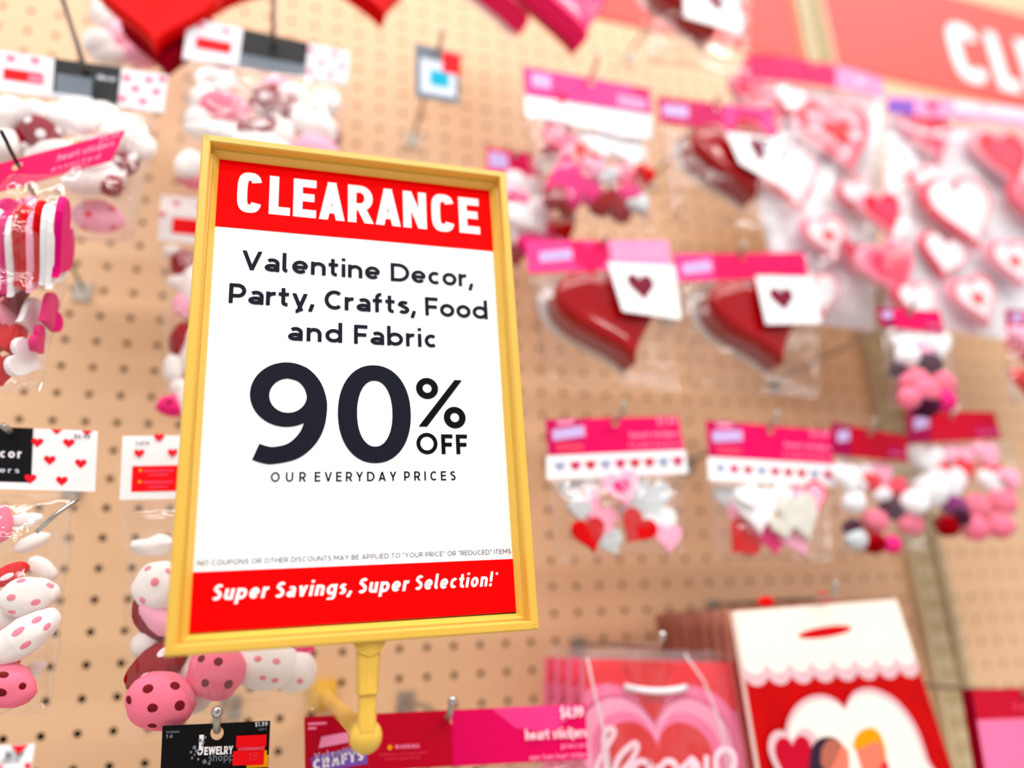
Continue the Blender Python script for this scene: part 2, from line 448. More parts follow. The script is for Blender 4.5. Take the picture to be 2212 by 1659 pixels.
def heart2d(cx, cy, size, rot=0, n=28, yscale=1.0):
    out = []
    for i in range(n):
        t = 2*math.pi*i/n
        x = 16*math.sin(t)**3; y = 13*math.cos(t)-5*math.cos(2*t)-2*math.cos(3*t)-math.cos(4*t)
        x, y = x/32, (y+2.5)/32*yscale
        a = math.radians(rot)
        out.append((cx+size*(x*math.cos(a)-y*math.sin(a)), cy+size*(x*math.sin(a)+y*math.cos(a))))
    return out
def fan(poly):
    return [poly]
def circ2d(cx, cy, r, n=20, ry=None):
    return [(cx+r*math.cos(2*math.pi*i/n), cy+(ry or r)*math.sin(2*math.pi*i/n)) for i in range(n)]
def rect2d(x0, y0, x1, y1): return [(x0, y0), (x1, y0), (x1, y1), (x0, y1)]
def area2(p): return sum(p[i-1][0]*p[i][1]-p[i][0]*p[i-1][1] for i in range(len(p)))
def tri_star(poly, c):
    return [[c, poly[i-1], poly[i]] for i in range(len(poly))]

# ------------------------------------------------------------------ cards: a quad in space with its print
class Card:
    """quad TL, TR, BR, BL as points (u,v,w); print coordinates s, t in 0..1 (t up)"""
    def __init__(s, q, base, th=0.03, hole=None, edge=None, bend=0.0):
        s.q = [np.array(p, float) for p in q]; s.mb = MB(); s.layer = 0
        TL, TR, BR, BL = s.q
        s.wid = np.linalg.norm(TR-TL); s.hei = np.linalg.norm(TL-BL)
        nrm = np.cross(BR-BL, TL-BL); s.n = nrm/np.linalg.norm(nrm)
        if s.n[2] < 0: s.n = -s.n
        s.bend = bend; s.th = th
        rectp = []
        N = 12
        bd = [(i/N, 0) for i in range(N)]+[(1, i/4) for i in range(4)]+[(1-i/N, 1) for i in range(N)]+[(0, 1-i/4) for i in range(4)]
        k = len(bd)
        if hole is None:
            for z, flip in ((0, False), (-th, True)):
                g = [(i/N, j/2) for j in range(3) for i in range(N+1)]
                f = [(j*(N+1)+i, j*(N+1)+i+1, (j+1)*(N+1)+i+1, (j+1)*(N+1)+i) for j in range(2) for i in range(N)]
                if flip: f = [x[::-1] for x in f]
                s.mb.add([s.P(a, b, z) for a, b in g], f, base)
        else:
            hx, hy, hr = hole
            ang = [math.atan2((b-hy)*s.hei, (a-hx)*s.wid) for a, b in bd]
            inner = [(hx+hr*math.cos(t)/s.wid, hy+hr*math.sin(t)/s.hei) for t in ang]
            for z, flip in ((0, False), (-th, True)):
                v = [s.P(a, b, z) for a, b in bd]+[s.P(a, b, z) for a, b in inner]
                f = [(i, (i+1) % k, k+(i+1) % k, k+i) for i in range(k)]
                if flip: f = [x[::-1] for x in f]
                s.mb.add(v, f, base)
            v = [s.P(a, b, 0) for a, b in inner]+[s.P(a, b, -th) for a, b in inner]
            s.mb.add(v, [(i, (i+1) % k, k+(i+1) % k, k+i) for i in range(k)], base)
        v = [s.P(a, b, 0) for a, b in bd]+[s.P(a, b, -th) for a, b in bd]
        s.mb.add(v, [(k+i, k+(i+1) % k, (i+1) % k, i) for i in range(k)], edge or base)
    def P(s, a, b, z=0):
        TL, TR, BR, BL = s.q
        p = (BL*(1-a)+BR*a)*(1-b)+(TL*(1-a)+TR*a)*b
        return p+s.n*(z+s.bend*4*a*(1-a))
    def prt(s, polys, m, unit=True, star=None):
        """polys in 0..1 card coordinates; each call prints one layer higher"""
        s.layer += 1; z = 0.006*s.layer+0.004
        for p in polys:
            zz = z+.0009*getattr(p, 'z', 0)
            if area2(p) < 0: p = p[::-1]
            s.mb.add([s.P(a, b, zz) for a, b in p], [tuple(range(len(p)))], m)
    def inch(s, polys): return [zp([(x/s.wid, y/s.hei) for x, y in p], getattr(p, 'z', 0)) for p in polys]
    def rect(s, a0, b0, a1, b1, m):
        N = max(1, int(abs(a1-a0)*12)); ps = []
        for i in range(N):
            x0, x1 = a0+(a1-a0)*i/N, a0+(a1-a0)*(i+1)/N; ps.append(rect2d(x0, b0, x1, b1))
        s.prt(ps, m)
    def heart(s, a, b, size, m, rot=0):
        h = heart2d(a*s.wid, b*s.hei, size, rot)
        s.prt(s.inch(tri_star(h, (a*s.wid, b*s.hei-size*.02))), m)
    def hearts(s, lst, size, m):
        ps = []
        for a, b in lst:
            ps += s.inch(tri_star(heart2d(a*s.wid, b*s.hei, size), (a*s.wid, b*s.hei)))
        s.prt(ps, m)
    def disc(s, a, b, r, m, ry=None):
        s.prt(s.inch([circ2d(a*s.wid, b*s.hei, r, 20, ry)]), m)
    def text(s, txt, a0, b, cap, m, weight=.18, a1=None, **k):
        s.prt(s.inch(text2d(txt, a0*s.wid, b*s.hei, cap, weight, None if a1 is None else a1*s.wid, **k)), m)
def px_poly(mb, pts, w, z, m, star=None):
    P_ = [at(x, y, w)+np.array([0, 0, z]) for x, y in pts]
    uv = [(p[0], p[1]) for p in P_]
    if area2(uv) < 0: P_ = P_[::-1]
    if star is None: mb.add(P_, [tuple(range(len(P_)))], m)
    else:
        n = len(P_); mb.add(P_+[at(star[0], star[1], w)+np.array([0, 0, z])], [(n, i-1 if i else n-1, i) for i in range(n)], m)
def px_ribbon(mb, pts, w, z, width, m):
    P_ = [at(x, y, w) for x, y in pts]
    for j, q in enumerate(ribbon([(p[0], p[1]) for p in P_], width)):
        if area2(q) < 0: q = q[::-1]
        mb.add([(x, y, w+z+.0007*j) for x, y in q], [(0, 1, 2, 3)], m)
def spline(P, k=8):
    out = []
    for i in range(len(P)-1):
        p0, p1, p2, p3 = P[max(i-1, 0)], P[i], P[i+1], P[min(i+2, len(P)-1)]
        for j in range(k):
            t = j/k
            out.append(tuple(.5*((2*b)+(-a+c)*t+(2*a-5*b+4*c-d)*t*t+(-a+3*b-3*c+d)*t**3) for a, b, c, d in zip(p0, p1, p2, p3)))
    return out+[P[-1]]
def quad(pxs, w):
    ws = w if isinstance(w, (list, tuple)) else [w]*4
    return [at(x, y, ww) for (x, y), ww in zip(pxs, ws)]

# ------------------------------------------------------------------ soft and solid shapes
def rotm(rot=0, yaw=0, pitch=0):
    a, b, c = map(math.radians, (rot, yaw, pitch))
    Rz = np.array([[math.cos(a), -math.sin(a), 0], [math.sin(a), math.cos(a), 0], [0, 0, 1]])
    Ry = np.array([[math.cos(b), 0, math.sin(b)], [0, 1, 0], [-math.sin(b), 0, math.cos(b)]])
    Rx = np.array([[1, 0, 0], [0, math.cos(c), -math.sin(c)], [0, math.sin(c), math.cos(c)]])
    return Ry @ Rx @ Rz
PUFF = [(1, 0), (1.0, .25), (.93, .55), (.78, .8), (.55, .94), (.28, 1.0)]
SLAB = [(1, 0), (1, .72), (.985, .86), (.95, .96), (.9, 1.0), (.6, .96), (.3, .94)]
THIN = [(1, 0), (1, .7), (.96, 1.0), (.5, 1.0)]
def heart_solid(mb, c, size, depth, m, rot=0, yaw=0, pitch=0, prof=PUFF, ring=None, n=36, ys=1.0):
    M_ = rotm(rot, yaw, pitch); c = np.array(c, float)
    v = []; o = heart2d(0, 0, size, 0, n, ys)
    for k, z in prof: v += [c+M_ @ np.array([x*k, y*k, z*depth]) for x, y in o]
    K = len(prof); v.append(c+M_ @ np.array([0, 0, prof[-1][1]*depth])); v.append(c+M_ @ np.array([0, 0, 0]))
    f = []; fr = []
    for j in range(K-1):
        for i in range(n):
            q = (j*n+i, (j+1)*n+i, (j+1)*n+(i+1) % n, j*n+(i+1) % n)
            f.append(q)
    for i in range(n):
        f.append(((K-1)*n+i, K*n, (K-1)*n+(i+1) % n)); f.append((i, (i+1) % n, K*n+1))
    mb.add(v, f, m)
def heart_face(mb, c, size, z, m, rot=0, yaw=0, pitch=0, ys=1.0, n=36, inner=None):
    """flat heart (or heart ring) laid on the front of a heart body"""
    M_ = rotm(rot, yaw, pitch); c = np.array(c, float)
    o = heart2d(0, 0, size, 0, n, ys)
    v = [c+M_ @ np.array([x, y, z]) for x, y in o]
    if inner is None:
        v.append(c+M_ @ np.array([0, 0, z])); f = [(i, n, (i+1) % n) for i in range(n)]
    else:
        v += [c+M_ @ np.array([x*inner, y*inner, z]) for x, y in o]
        f = [(i, n+i, n+(i+1) % n, (i+1) % n) for i in range(n)]
    mb.add(v, f, m)
def lump(d, seed, amp):
    q = Vector((d[0]*1.3+seed, d[1]*1.3+seed*.7, d[2]*1.3))
    return 1+amp*noise.noise(q)+amp*.4*noise.noise(q*2.3)
def blob(mb, c, r, m, rot=0, yaw=0, pitch=0, amp=.12, seed=0, n=18, k=11, flat=0.0, dots=None, dm=None, dr=.2, sq=1.0):
    """lumpy stuffed ellipsoid; flat pushes the underside up; dots: unit directions"""
    M_ = rotm(rot, yaw, pitch); c = np.array(c, float); r = np.array(r, float)
    def surf(d, g=1.0):
        d = np.array(d, float); d /= np.linalg.norm(d)
        s_ = lump(d, seed, amp)*g
        p = np.sign(d)*np.abs(d)**sq*r*s_
        if p[1] < 0: p = p*np.array([1, 1-flat, 1])
        return c+M_ @ p
    v = []; f = []
    for j in range(k+1):
        th = math.pi*j/k
        for i in range(n):
            ph = 2*math.pi*i/n
            v.append(surf((math.sin(th)*math.cos(ph), math.cos(th), math.sin(th)*math.sin(ph))))
    for j in range(k):
        for i in range(n): f.append((j*n+i, j*n+(i+1) % n, (j+1)*n+(i+1) % n, (j+1)*n+i))
    mb.add(v, [x[::-1] for x in f], m)
    if dots:
        for d in dots:
            d = np.array(d, float); rr = dr*(.8+.4*random.random())
            if len(d) == 4: rr = d[3]; d = d[:3]
            d /= np.linalg.norm(d)
            a = np.cross(d, [0, 1, 0.1]); a /= np.linalg.norm(a); b = np.cross(d, a)
            vv = [surf(d, 1.03)]
            for g in (.55, 1.0):
                vv += [surf(d+rr*g*(math.cos(t)*a+math.sin(t)*b), 1.03 if g < 1 else 1.012) for t in np.linspace(0, 2*math.pi, 13)[:-1]]
            ff = [(0, 1+i, 1+(i+1) % 12) for i in range(12)]+[(1+i, 13+i, 13+(i+1) % 12, 1+(i+1) % 12) for i in range(12)]
            mb.add(vv, ff, dm)
def fib(n, ph=0.0):
    out = []
    for i in range(n):
        y = 1-2*(i+.5)/n; t = i*2.39996+ph; r_ = math.sqrt(1-y*y)
        out.append((r_*math.cos(t), y, r_*math.sin(t)))
    return out
def film_bag(name, pxq, w, bulge, parent, origin, m=None, seed=0, crinkle=.12, n=26, wback=None):
    """pillow of clear film between four corners; seams flat at the rim"""
    m = m or FILM
    q = quad(pxq, w); mb = MB()
    TL, TR, BR, BL = q; v = []; f = []
    for side in (1, -1):
        for j in range(n+1):
            for i in range(n+1):
                a, b = i/n, j/n
                p = (BL*(1-a)+BR*a)*(1-b)+(TL*(1-a)+TR*a)*b
                e = (max(0, 4*a*(1-a))**.5)*(max(0, 4*b*(1-b))**.45)
                nz = noise.noise(Vector((p[0]*.9+seed*3, p[1]*.9, side*2.0)))+.6*noise.noise(Vector((p[0]*2.2, p[1]*2.6+seed, side*5)))
                tail = noise.noise(Vector((p[0]*1.3, p[1]*1.3, 9+seed)))*crinkle*(1.2-e*.8)
                z = side*bulge*.5*e+crinkle*nz*(.35+e)+tail
                edge = .1*noise.noise(Vector((a*5, b*5, seed)))*(1-e)
                v.append(p+np.array([edge, edge, z]))
    k = (n+1)**2
    for sd in range(2):
        for j in range(n):
            for i in range(n):
                a = sd*k+j*(n+1)+i; qd = (a, a+1, a+n+2, a+n+1)
                f.append(qd if sd == 0 else qd[::-1])
    mb.add(v, f, m)
    o = mb.build(name, origin, parent, smooth=True)
    return o

# ------------------------------------------------------------------ hooks
def peg_hook(u, v, w_end, label, tip=.55, ball=True, group='steel peg hooks on the pegboard', cat='peg hook', bend=True, wire=.085, wm=None):
    o3 = (u, v, 0)
    rt = root('peg_hook', o3, label, cat, group)
    mb = MB(); mb.box((u-.30, v-.50, .02), (u+.30, v+.24, .08), GALV)
    mb.box((u-.30, v-.50, .08), (u-.24, v+.24, .13), GALV); mb.box((u+.24, v-.50, .08), (u+.30, v+.24, .13), GALV)
    mb.build('base_plate', o3, rt)
    mb = MB(); pts = [(u, v, .0), (u, v, w_end-.35), (u, v+.03, w_end-.12)]
    if bend: pts += [(u, v+.12, w_end+.02), (u, v+.12+tip*.6, w_end+tip*.5)]
    else: pts += [(u, v+.03, w_end+.3)]
    mb.tube(pts, wire, wm or GALV, 8); mb.build('wire', o3, rt, smooth=True)
    if ball:
        mb = MB(); blob(mb, pts[-1], (.13, .13, .13), STEEL, amp=0, n=12, k=8); mb.build('ball_tip', o3, rt, smooth=True)
    return rt

# ================================================================== STRUCTURE
# pegboard panels with real quarter-inch holes
def pegboard(name, u0, u1, v0, v1):
    mb = MB(); th = .22; n = 12; rr = .125
    circ = [(rr*math.cos(2*math.pi*(i+.5)/n), rr*math.sin(2*math.pi*(i+.5)/n)) for i in range(n)]
    bd = []
    for cx_, cy_ in circ:
        k = .5/max(abs(cx_), abs(cy_)); bd.append((cx_*k, cy_*k))
    # corners: snap the nearest ring points to the cell corners
    for sx_, sy_ in ((1, 1), (-1, 1), (-1, -1), (1, -1)):
        j = min(range(n), key=lambda i: (bd[i][0]-.5*sx_)**2+(bd[i][1]-.5*sy_)**2); bd[j] = (.5*sx_, .5*sy_)
    V_ = []; F_ = []
    for u in range(u0, u1+1):
        for v in range(v0, v1+1):
            o = len(V_)
            V_ += [(u+x, v+y, 0) for x, y in bd]+[(u+x, v+y, 0) for x, y in circ]+[(u+x, v+y, -th) for x, y in circ]
            for i in range(n):
                j = (i+1) % n
                F_.append((o+i, o+j, o+n+j, o+n+i)); F_.append((o+n+i, o+n+j, o+2*n+j, o+2*n+i))
    mb.add(V_, F_, PEG)
    ob = mb.build(name, ((u0+u1)/2, v0, 0))
    return structure(ob)
pegboard('wall_back', -12, 34, -14, 42)
pegboard('wall_back', 37, 66, -14, 42)
mb = MB(); mb.box((-14, -16, -1.6), (68, 44, -.9), DARK); structure(mb.build('wall_rear', (27, -16, -1)))  # backing coloured near black to paint the shade inside the peg holes
mb = MB(); mb.box((-90, -60, -6), (130, -59.2, 150), FLOORM); structure(mb.build('floor', (20, -59.2, 60)))
mb = MB(); mb.box((-90, 76, -6), (130, 77, 150), CEILM); structure(mb.build('ceiling', (20, 77, 60)))
# unseen shelving across the aisle, added to dim reflections in the film
mb = MB(); mb.box((-50, -59.2, 132), (90, 30, 136), mat('added_dim_shelf', (150, 128, 118), .7, .2, mott=.4, mscale=.5)); structure(mb.build('wall_front_added', (20, -59.2, 134)))
# lower gondola face down to the floor, so the pegboard stands on something
mb = MB(); mb.box((-14, -59.2, -1.6), (68, -16, -.1), POST); structure(mb.build('wall_base', (27, -59.2, -1)))

# slotted upright between the two pegboard panels
def upright():
    o3 = (35.5, -16, 0)
    r_ = root('slotted_upright', o3, 'tan steel slotted upright post between the two pegboard panels', 'post')
    mb = MB()
    mb.box((34.52, -16, -.4), (36.48, 44, .05), POST)
    mb.box((34.52, -16, .05), (34.80, 44, .42), POST)
    mb.box((36.20, -16, .05), (36.48, 44, .42), POST)
    mb.box((34.98, -16, .05), (35.14, 44, .22), POSTD)
    mb.build('channel', o3, r_)
    mb = MB(); v = -15.5
    while v < 43.5:
        mb.box((35.34, v, .04), (35.5, v+.5, .075), POSTD)
        mb.box((35.84, v, .04), (36.0, v+.5, .075), POSTD)
        v += 1.0
    o = mb.build('slot_row', o3, r_); o['kind'] = 'stuff'
    for v in (-9.9, 8.0):
        mb = MB(); mb.box((35.14, v, .05), (36.2, v+.18, .16), POSTD); mb.build('seam', o3, r_)
upright()

# ================================================================== THE SIGN
TH = math.atan(.0235)
XS = np.array([math.cos(TH), math.sin(TH), 0]); YS = np.array([-math.sin(TH), math.cos(TH), 0])
SO = np.array([8.29, -2.58, 0.0])
def sg(x, y, w): return SO+XS*x+YS*y+np.array([0, 0, w])
BALL = at(785, 1586, 11.75)
def build_sign():
    r_ = root('sign_holder', BALL, 'gold plastic framed clearance sign held upright on a gold arm', 'sign')
    H = 11.2; hw = 3.62
    # frame profile (inset, w)
    prof = [(.04, 12.02), (0, 12.06), (0, 12.56), (.035, 12.6), (.165, 12.6), (.19, 12.57), (.20, 12.36), (.235, 12.35), (.25, 12.37), (.345, 12.24), (.365, 12.2), (.365, 12.12)]
    mb = MB(); v = []; f = []
    for ins, w in prof:
        for x, y in ((-hw+ins, ins), (hw-ins, ins), (hw-ins, H-ins), (-hw+ins, H-ins)): v.append(sg(x, y, w))
    for j in range(len(prof)-1):
        for i in range(4): f.append((j*4+i, j*4+(i+1) % 4, (j+1)*4+(i+1) % 4, (j+1)*4+i))
    mb.add(v, f, GOLD)
    v = [sg(x, y, 12.02) for x, y in ((-hw+.04, .04), (hw-.04, .04), (hw-.04, H-.04), (-hw+.04, H-.04))]
    mb.add(v, [(3, 2, 1, 0)], GOLD)
    for x, y in ((-hw+.09, .09), (hw-.09, .09), (hw-.09, H-.09), (-hw+.09, H-.09)):     # moulding marks at the corners
        ring = [sg(x+.045*math.cos(t), y+.045*math.sin(t), 12.601) for t in np.linspace(0, 2*math.pi, 17)]
        mb.tube(ring, .006, GOLD, 5, cap=False)
    mb.build('frame', BALL, r_)
    # paper insert with its print
    pw, y0, y1 = 3.30, .40, 11.0
    mb = MB(); N = 20; v = []; f = []
    for j in range(N+1):
        for i in range(N+1):
            x = -pw+2*pw*i/N; y = y0+(y1-y0)*j/N
            v.append(sg(x, y, 12.19+0.006*noise.noise(Vector((x*.6, y*.6, 0)))))
    for j in range(N):
        for i in range(N): a = j*(N+1)+i; f.append((a, a+1, a+N+2, a+N+1))
    mb.add(v, f, PAPER)
    def flat(polys, m_, z=12.202):
        for p in polys:
            zz = z+.0012*getattr(p, 'z', 0)
            if area2(p) < 0: p = p[::-1]
            mb.add([sg(x, y, zz) for x, y in p], [tuple(range(len(p)))], m_)
    flat([rect2d(-3.3, 9.085, 3.3, 11.0), rect2d(-3.3, .40, 3.3, 1.515)], SRED, 12.2)
    # headline
    hl = [('C', -2.83, -2.29), ('L', -2.13, -1.66), ('E', -1.59, -1.07), ('A', -1.0, -.41), ('R', -.33, .26), ('A', .33, .93), ('N', 1.0, 1.58), ('C', 1.71, 2.29), ('E', 2.41, 2.94)]
    for ch, a, b in hl:
        cap = 1.02 if ch != 'C' else 1.06; y = 9.525 if ch != 'C' else 9.505
        wt = .195 if ch in 'ARN' else .205
        sx_ = (b-a)/cap/CW[ch]
        flat(text2d(ch, a, y, cap, wt, sx=sx_, e=3.4), WHITE)
    K = dict(weight=.175)
    flat(text2d('Valentine', -2.65, 8.06, .475, .178, .42, track=.1, sx=1.2), INK)
    flat(text2d('Decor,', .67, 8.05, .475, .178, 2.68, track=.1, sx=1.2), INK)
    flat(text2d('Party,', -2.885, 7.23, .475, .178, -1.08, track=.1, sx=1.2), INK)
    flat(text2d('Crafts,', -.87, 7.225, .475, .178, 1.24, track=.1, sx=1.2), INK)
    flat(text2d('Food', 1.475, 7.22, .475, .178, 3.01, track=.1, sx=1.2), INK)
    flat(text2d('and', -1.62, 6.42, .465, .178, -.45, track=.1, sx=1.2), INK)
    flat(text2d('Fabric', -.185, 6.415, .465, .178, 1.73, track=.1, sx=1.2), INK)
    # 90
    def ringp(c, ro, ri, e=2.0, n=56, ci=None):
        ci = ci or c
        A = arc(c[0], c[1], ro[0], ro[1], 0, 360, n, e)[:-1]; B_ = arc(ci[0], ci[1], ri[0], ri[1], 0, 360, n, e)[:-1]
        return [[A[i], A[(i+1) % n], B_[(i+1) % n], B_[i]] for i in range(n)]
    flat(ringp((.268, 4.79), (.80, 1.125), (.39, .76), 2.15), INK)
    flat(ringp((-1.61, 5.175), (.75, .727), (.39, .387), 2.0, ci=(-1.58, 5.145)), INK)
    def smooth(P, k=8):
        out = []
        for i in range(len(P)-1):
            p0, p1, p2, p3 = P[max(i-1, 0)], P[i], P[i+1], P[min(i+2, len(P)-1)]
            for j in range(k):
                t = j/k
                out.append(tuple(.5*((2*b)+(-a+c)*t+(2*a-5*b+4*c-d)*t*t+(-a+3*b-3*c+d)*t**3) for a, b, c, d in zip(p0, p1, p2, p3)))
        return out+[P[-1]]
    def resample(P, n):
        d = [0]
        for i in range(1, len(P)): d.append(d[-1]+math.hypot(P[i][0]-P[i-1][0], P[i][1]-P[i-1][1]))
        out = []
        for k in range(n):
            t = d[-1]*k/(n-1); i = max(j for j in range(len(d)) if d[j] <= t+1e-9); i = min(i, len(P)-2)
            q = (t-d[i])/(d[i+1]-d[i]); out.append((P[i][0]+q*(P[i+1][0]-P[i][0]), P[i][1]+q*(P[i+1][1]-P[i][1])))
        return out
    outer = resample(smooth([(-1.60, 5.902), (-1.22, 5.80), (-.94, 5.52), (-.80, 5.18), (-.765, 4.86), (-.83, 4.42), (-1.02, 4.05), (-1.36, 3.76), (-1.83, 3.645), (-2.06, 3.665), (-2.26, 3.735)]), 60)
    inner = resample(smooth([(-1.58, 5.53), (-1.38, 5.47), (-1.24, 5.30), (-1.185, 5.08), (-1.19, 4.85), (-1.225, 4.60), (-1.33, 4.32), (-1.55, 4.09), (-1.83, 4.01), (-1.98, 4.025), (-2.13, 4.075)]), 60)
    flat([[outer[i], outer[i+1], inner[i+1], inner[i]] for i in range(59)], INK, 12.2045)
    # percent, OFF
    flat(ringp((1.46, 5.405), (.255, .252), (.105, .107)), INK2); flat(ringp((2.08, 4.725), (.255, .255), (.105, .11)), INK2)
    flat([[(1.24, 4.5), (1.43, 4.5), (2.29, 5.63), (2.11, 5.63)]], INK2, 12.2035)
    flat(text2d('O', 1.18, 3.865, .49, .175, 1.66, sx=1.13), INK2)
    flat(text2d('F', 1.745, 3.87, .455, .195, sx=1.06), INK2); flat(text2d('F', 2.085, 3.87, .455, .195, sx=1.06), INK2)
    flat(text2d('OUR', -1.88, 3.27, .205, .15, -1.18, track=.45), INK2)
    flat(text2d('EVERYDAY', -1.0, 3.27, .205, .15, .72, track=.4), INK2)
    flat(text2d('PRICES', .89, 3.275, .205, .15, 2.04, track=.4), INK2)
    flat(text2d('NO COUPONS OR OTHER DISCOUNTS MAY BE APPLIED TO “YOUR PRICE” OR “REDUCED” ITEMS', -3.18, 1.635, .1, .105, 3.22, track=.13, space=.34, sx=1.08), INK2)
    SK = dict(track=.08, shear=.2, sx=.86)
    flat(text2d('Super', -2.9, .965, .3, .185, -1.88, **SK), WHITE)
    flat(text2d('Savings,', -1.74, .955, .3, .185, -.24, **SK), WHITE)
    flat(text2d('Super', -.12, .955, .3, .185, .91, **SK), WHITE)
    flat(text2d('Selection!', 1.05, .96, .3, .185, 2.74, **SK), WHITE)
    flat(text2d('*', 2.845, 1.09, .15, .08), WHITE)
    mb.build('paper_insert', BALL, r_)
    # stem: socket under the frame, peg, ball, arm back to the board
    bx, by = BALL[0], BALL[1]
    top = sg(.10, 0.02, 12.3); wc = 12.25
    mb = MB()
    cx_ = (top[0]+bx)/2
    def slab(y0_, y1_, a0, a1, d0, d1, ch=.05):
        # chamfered eight-sided prism along v with a front ridge
        vv = []
        for (x_, y, a, d) in ((bx+.0, y0_, a0, d0), (top[0]*.5+bx*.5, y1_, a1, d1)):
            for dx, dz in ((-a, -d*.6), (-a, d*.35), (-a*.75, d*.85), (0, d*1.0), (a*.75, d*.85), (a, d*.35), (a, -d*.6), (a*.6, -d), (-a*.6, -d)):
                vv.append((x_+dx, y, wc+dz))
        n = 9; ff = [(i, (i+1) % n, n+(i+1) % n, n+i) for i in range(n)]+[tuple(range(n))[::-1], tuple(range(n, 2*n))]
        mb.add(vv, [q[::-1] for q in ff], GOLD)
    ytop = top[1]
    slab(ytop-.98, ytop-.02, .205, .245, .2, .2)
    mb.add([(cx_-.36, ytop+.04, wc+.2), (cx_, ytop+.04, wc+.28), (cx_+.36, ytop+.04, wc+.2), (cx_+.22, ytop-.2, wc+.2), (cx_, ytop-.3, wc+.215), (cx_-.22, ytop-.2, wc+.2)], [(0, 5, 4, 1), (1, 4, 3, 2)], GOLD)
    mb.build('socket', BALL, r_)
    mb = MB(); slab(by+.1, ytop-.9, .175, .17, .15, .15); mb.build('stem', BALL, r_)
    mb = MB()
    blob(mb, (bx, by, 12.1), (.325, .325, .30), GOLD, amp=0, n=28, k=18); mb.build('pivot_ball', BALL, r_, smooth=True)
    mb = MB(); b0 = at(705, 1498, .2)
    mb.tube([(bx, by, 11.95), (bx, by, 8), (bx-.01, by+.0, .5), (bx-.02, by, .1)], [.2, .2, .2, .22], GOLD, 20)
    mb.build('arm', BALL, r_, smooth=True)
    mb = MB(); mb.box((bx-.5, by-.5, .02), (bx+.45, by+.45, .22), GOLD); mb.box((bx-.34, by-.34, .22), (bx+.32, by+.32, .7), GOLD)
    mb.build('mount_plate', BALL, r_)
build_sign()

# ================================================================== PRODUCTS
def pack(name, hx, hy, w, label, cat, group=None):
    o3 = at(hx, hy, w); r_ = root(name, o3, label, cat, group); return r_, o3
def solid(rt, o3, name, fn, smooth=True, label=None):
    mb = MB(); fn(mb); o = mb.build(name, o3, rt, smooth=smooth)
    if label: o['label'] = label
    return o
def H(rt, o3, px, py, size, w, m, rot=0, yaw=0, pitch=0, depth=.15, prof=THIN, name='foam_heart', rings=None, ys=1.0):
    """heart body placed by where it hangs; size in pixels of width"""
    c = at(px, py, w); s_ = size/ppi(px, py, w)
    def fn(mb):
        heart_solid(mb, c, s_, depth, m, rot, yaw, pitch, prof, ys=ys)
        z = depth*prof[-1][1]
        for i, (k, mm) in enumerate(rings or []):
            heart_face(mb, c, s_*k, z+.012*(i+1), mm, rot, yaw, pitch, ys)
    return solid(rt, o3, name, fn, smooth=False)
def Bl(rt, o3, px, py, rx, ry, w, m, rot=0, rz=None, name='plush_piece', amp=.12, seed=0, dots=None, dm=None, dr=.2, flat=0., yaw=0, pitch=0, sq=1.0, hi=False):
    c = at(px, py, w); k = ppi(px, py, w)
    a, b = rx/k, ry/k
    def fn(mb): blob(mb, c, (a, b, rz if rz is not None else min(a, b)*.8), m, rot, yaw, pitch, amp, seed, dots=dots, dm=dm, dr=dr, flat=flat, sq=sq, n=30 if hi else 18, k=18 if hi else 11)
    return solid(rt, o3, name, fn)
def header(rt, o3, pxq, w, base, hole=None, name='header_card', fn=None, th=.03, bend=0.0):
    c = Card(quad(pxq, w), base, th, hole, bend=bend)
    if fn: fn(c)
    return c.mb.build(name, o3, rt)

WH = 'steel peg hooks on the pegboard'

# ---- banner strips at the top right
def banner():
    mb = MB(); mb.box((20.6, 28.1, .04), (34.3, 36.6, .12), CORAL)
    tag(mb.build('banner', (20.6, 28.1, .04)), 'coral red banner strip on the pegboard left of the post', 'banner')
    q = [(36.75, 36.6, .12), (64, 36.6, .12), (64, 28.3, .12), (36.75, 28.3, .12)]
    c = Card(q, CORAL, .08)
    c.prt(c.inch(text2d('CLEARANCE', 9.7, 1.15, 4.7, .2, None, sx=.78, e=3.2, track=.17)), WHITE)
    tag(c.mb.build('banner', (36.75, 28.3, .12)), 'coral red banner with large white capital letters right of the post', 'banner')
banner()

# ---- heart pattern decor packs (left side)
def decor_print(c, split=None, labels=(), hearts=(), black=None, hm=HRED, hs=.22, blacktext=None, price=None):
    if black: c.rect(black[0], black[1], black[2], black[3], BLACKC)
    c.hearts(hearts, hs, hm)
    for (a0, b0, a1, b1) in labels:
        c.rect(a0, b0, a1, b1, REDL)
        c.prt([rect2d(a0+(a1-a0)*.15, b0+(b1-b0)*.6, a0+(a1-a0)*.9, b0+(b1-b0)*.72), rect2d(a0+(a1-a0)*.15, b0+(b1-b0)*.2, a0+(a1-a0)*.8, b0+(b1-b0)*.3)], ROSE)

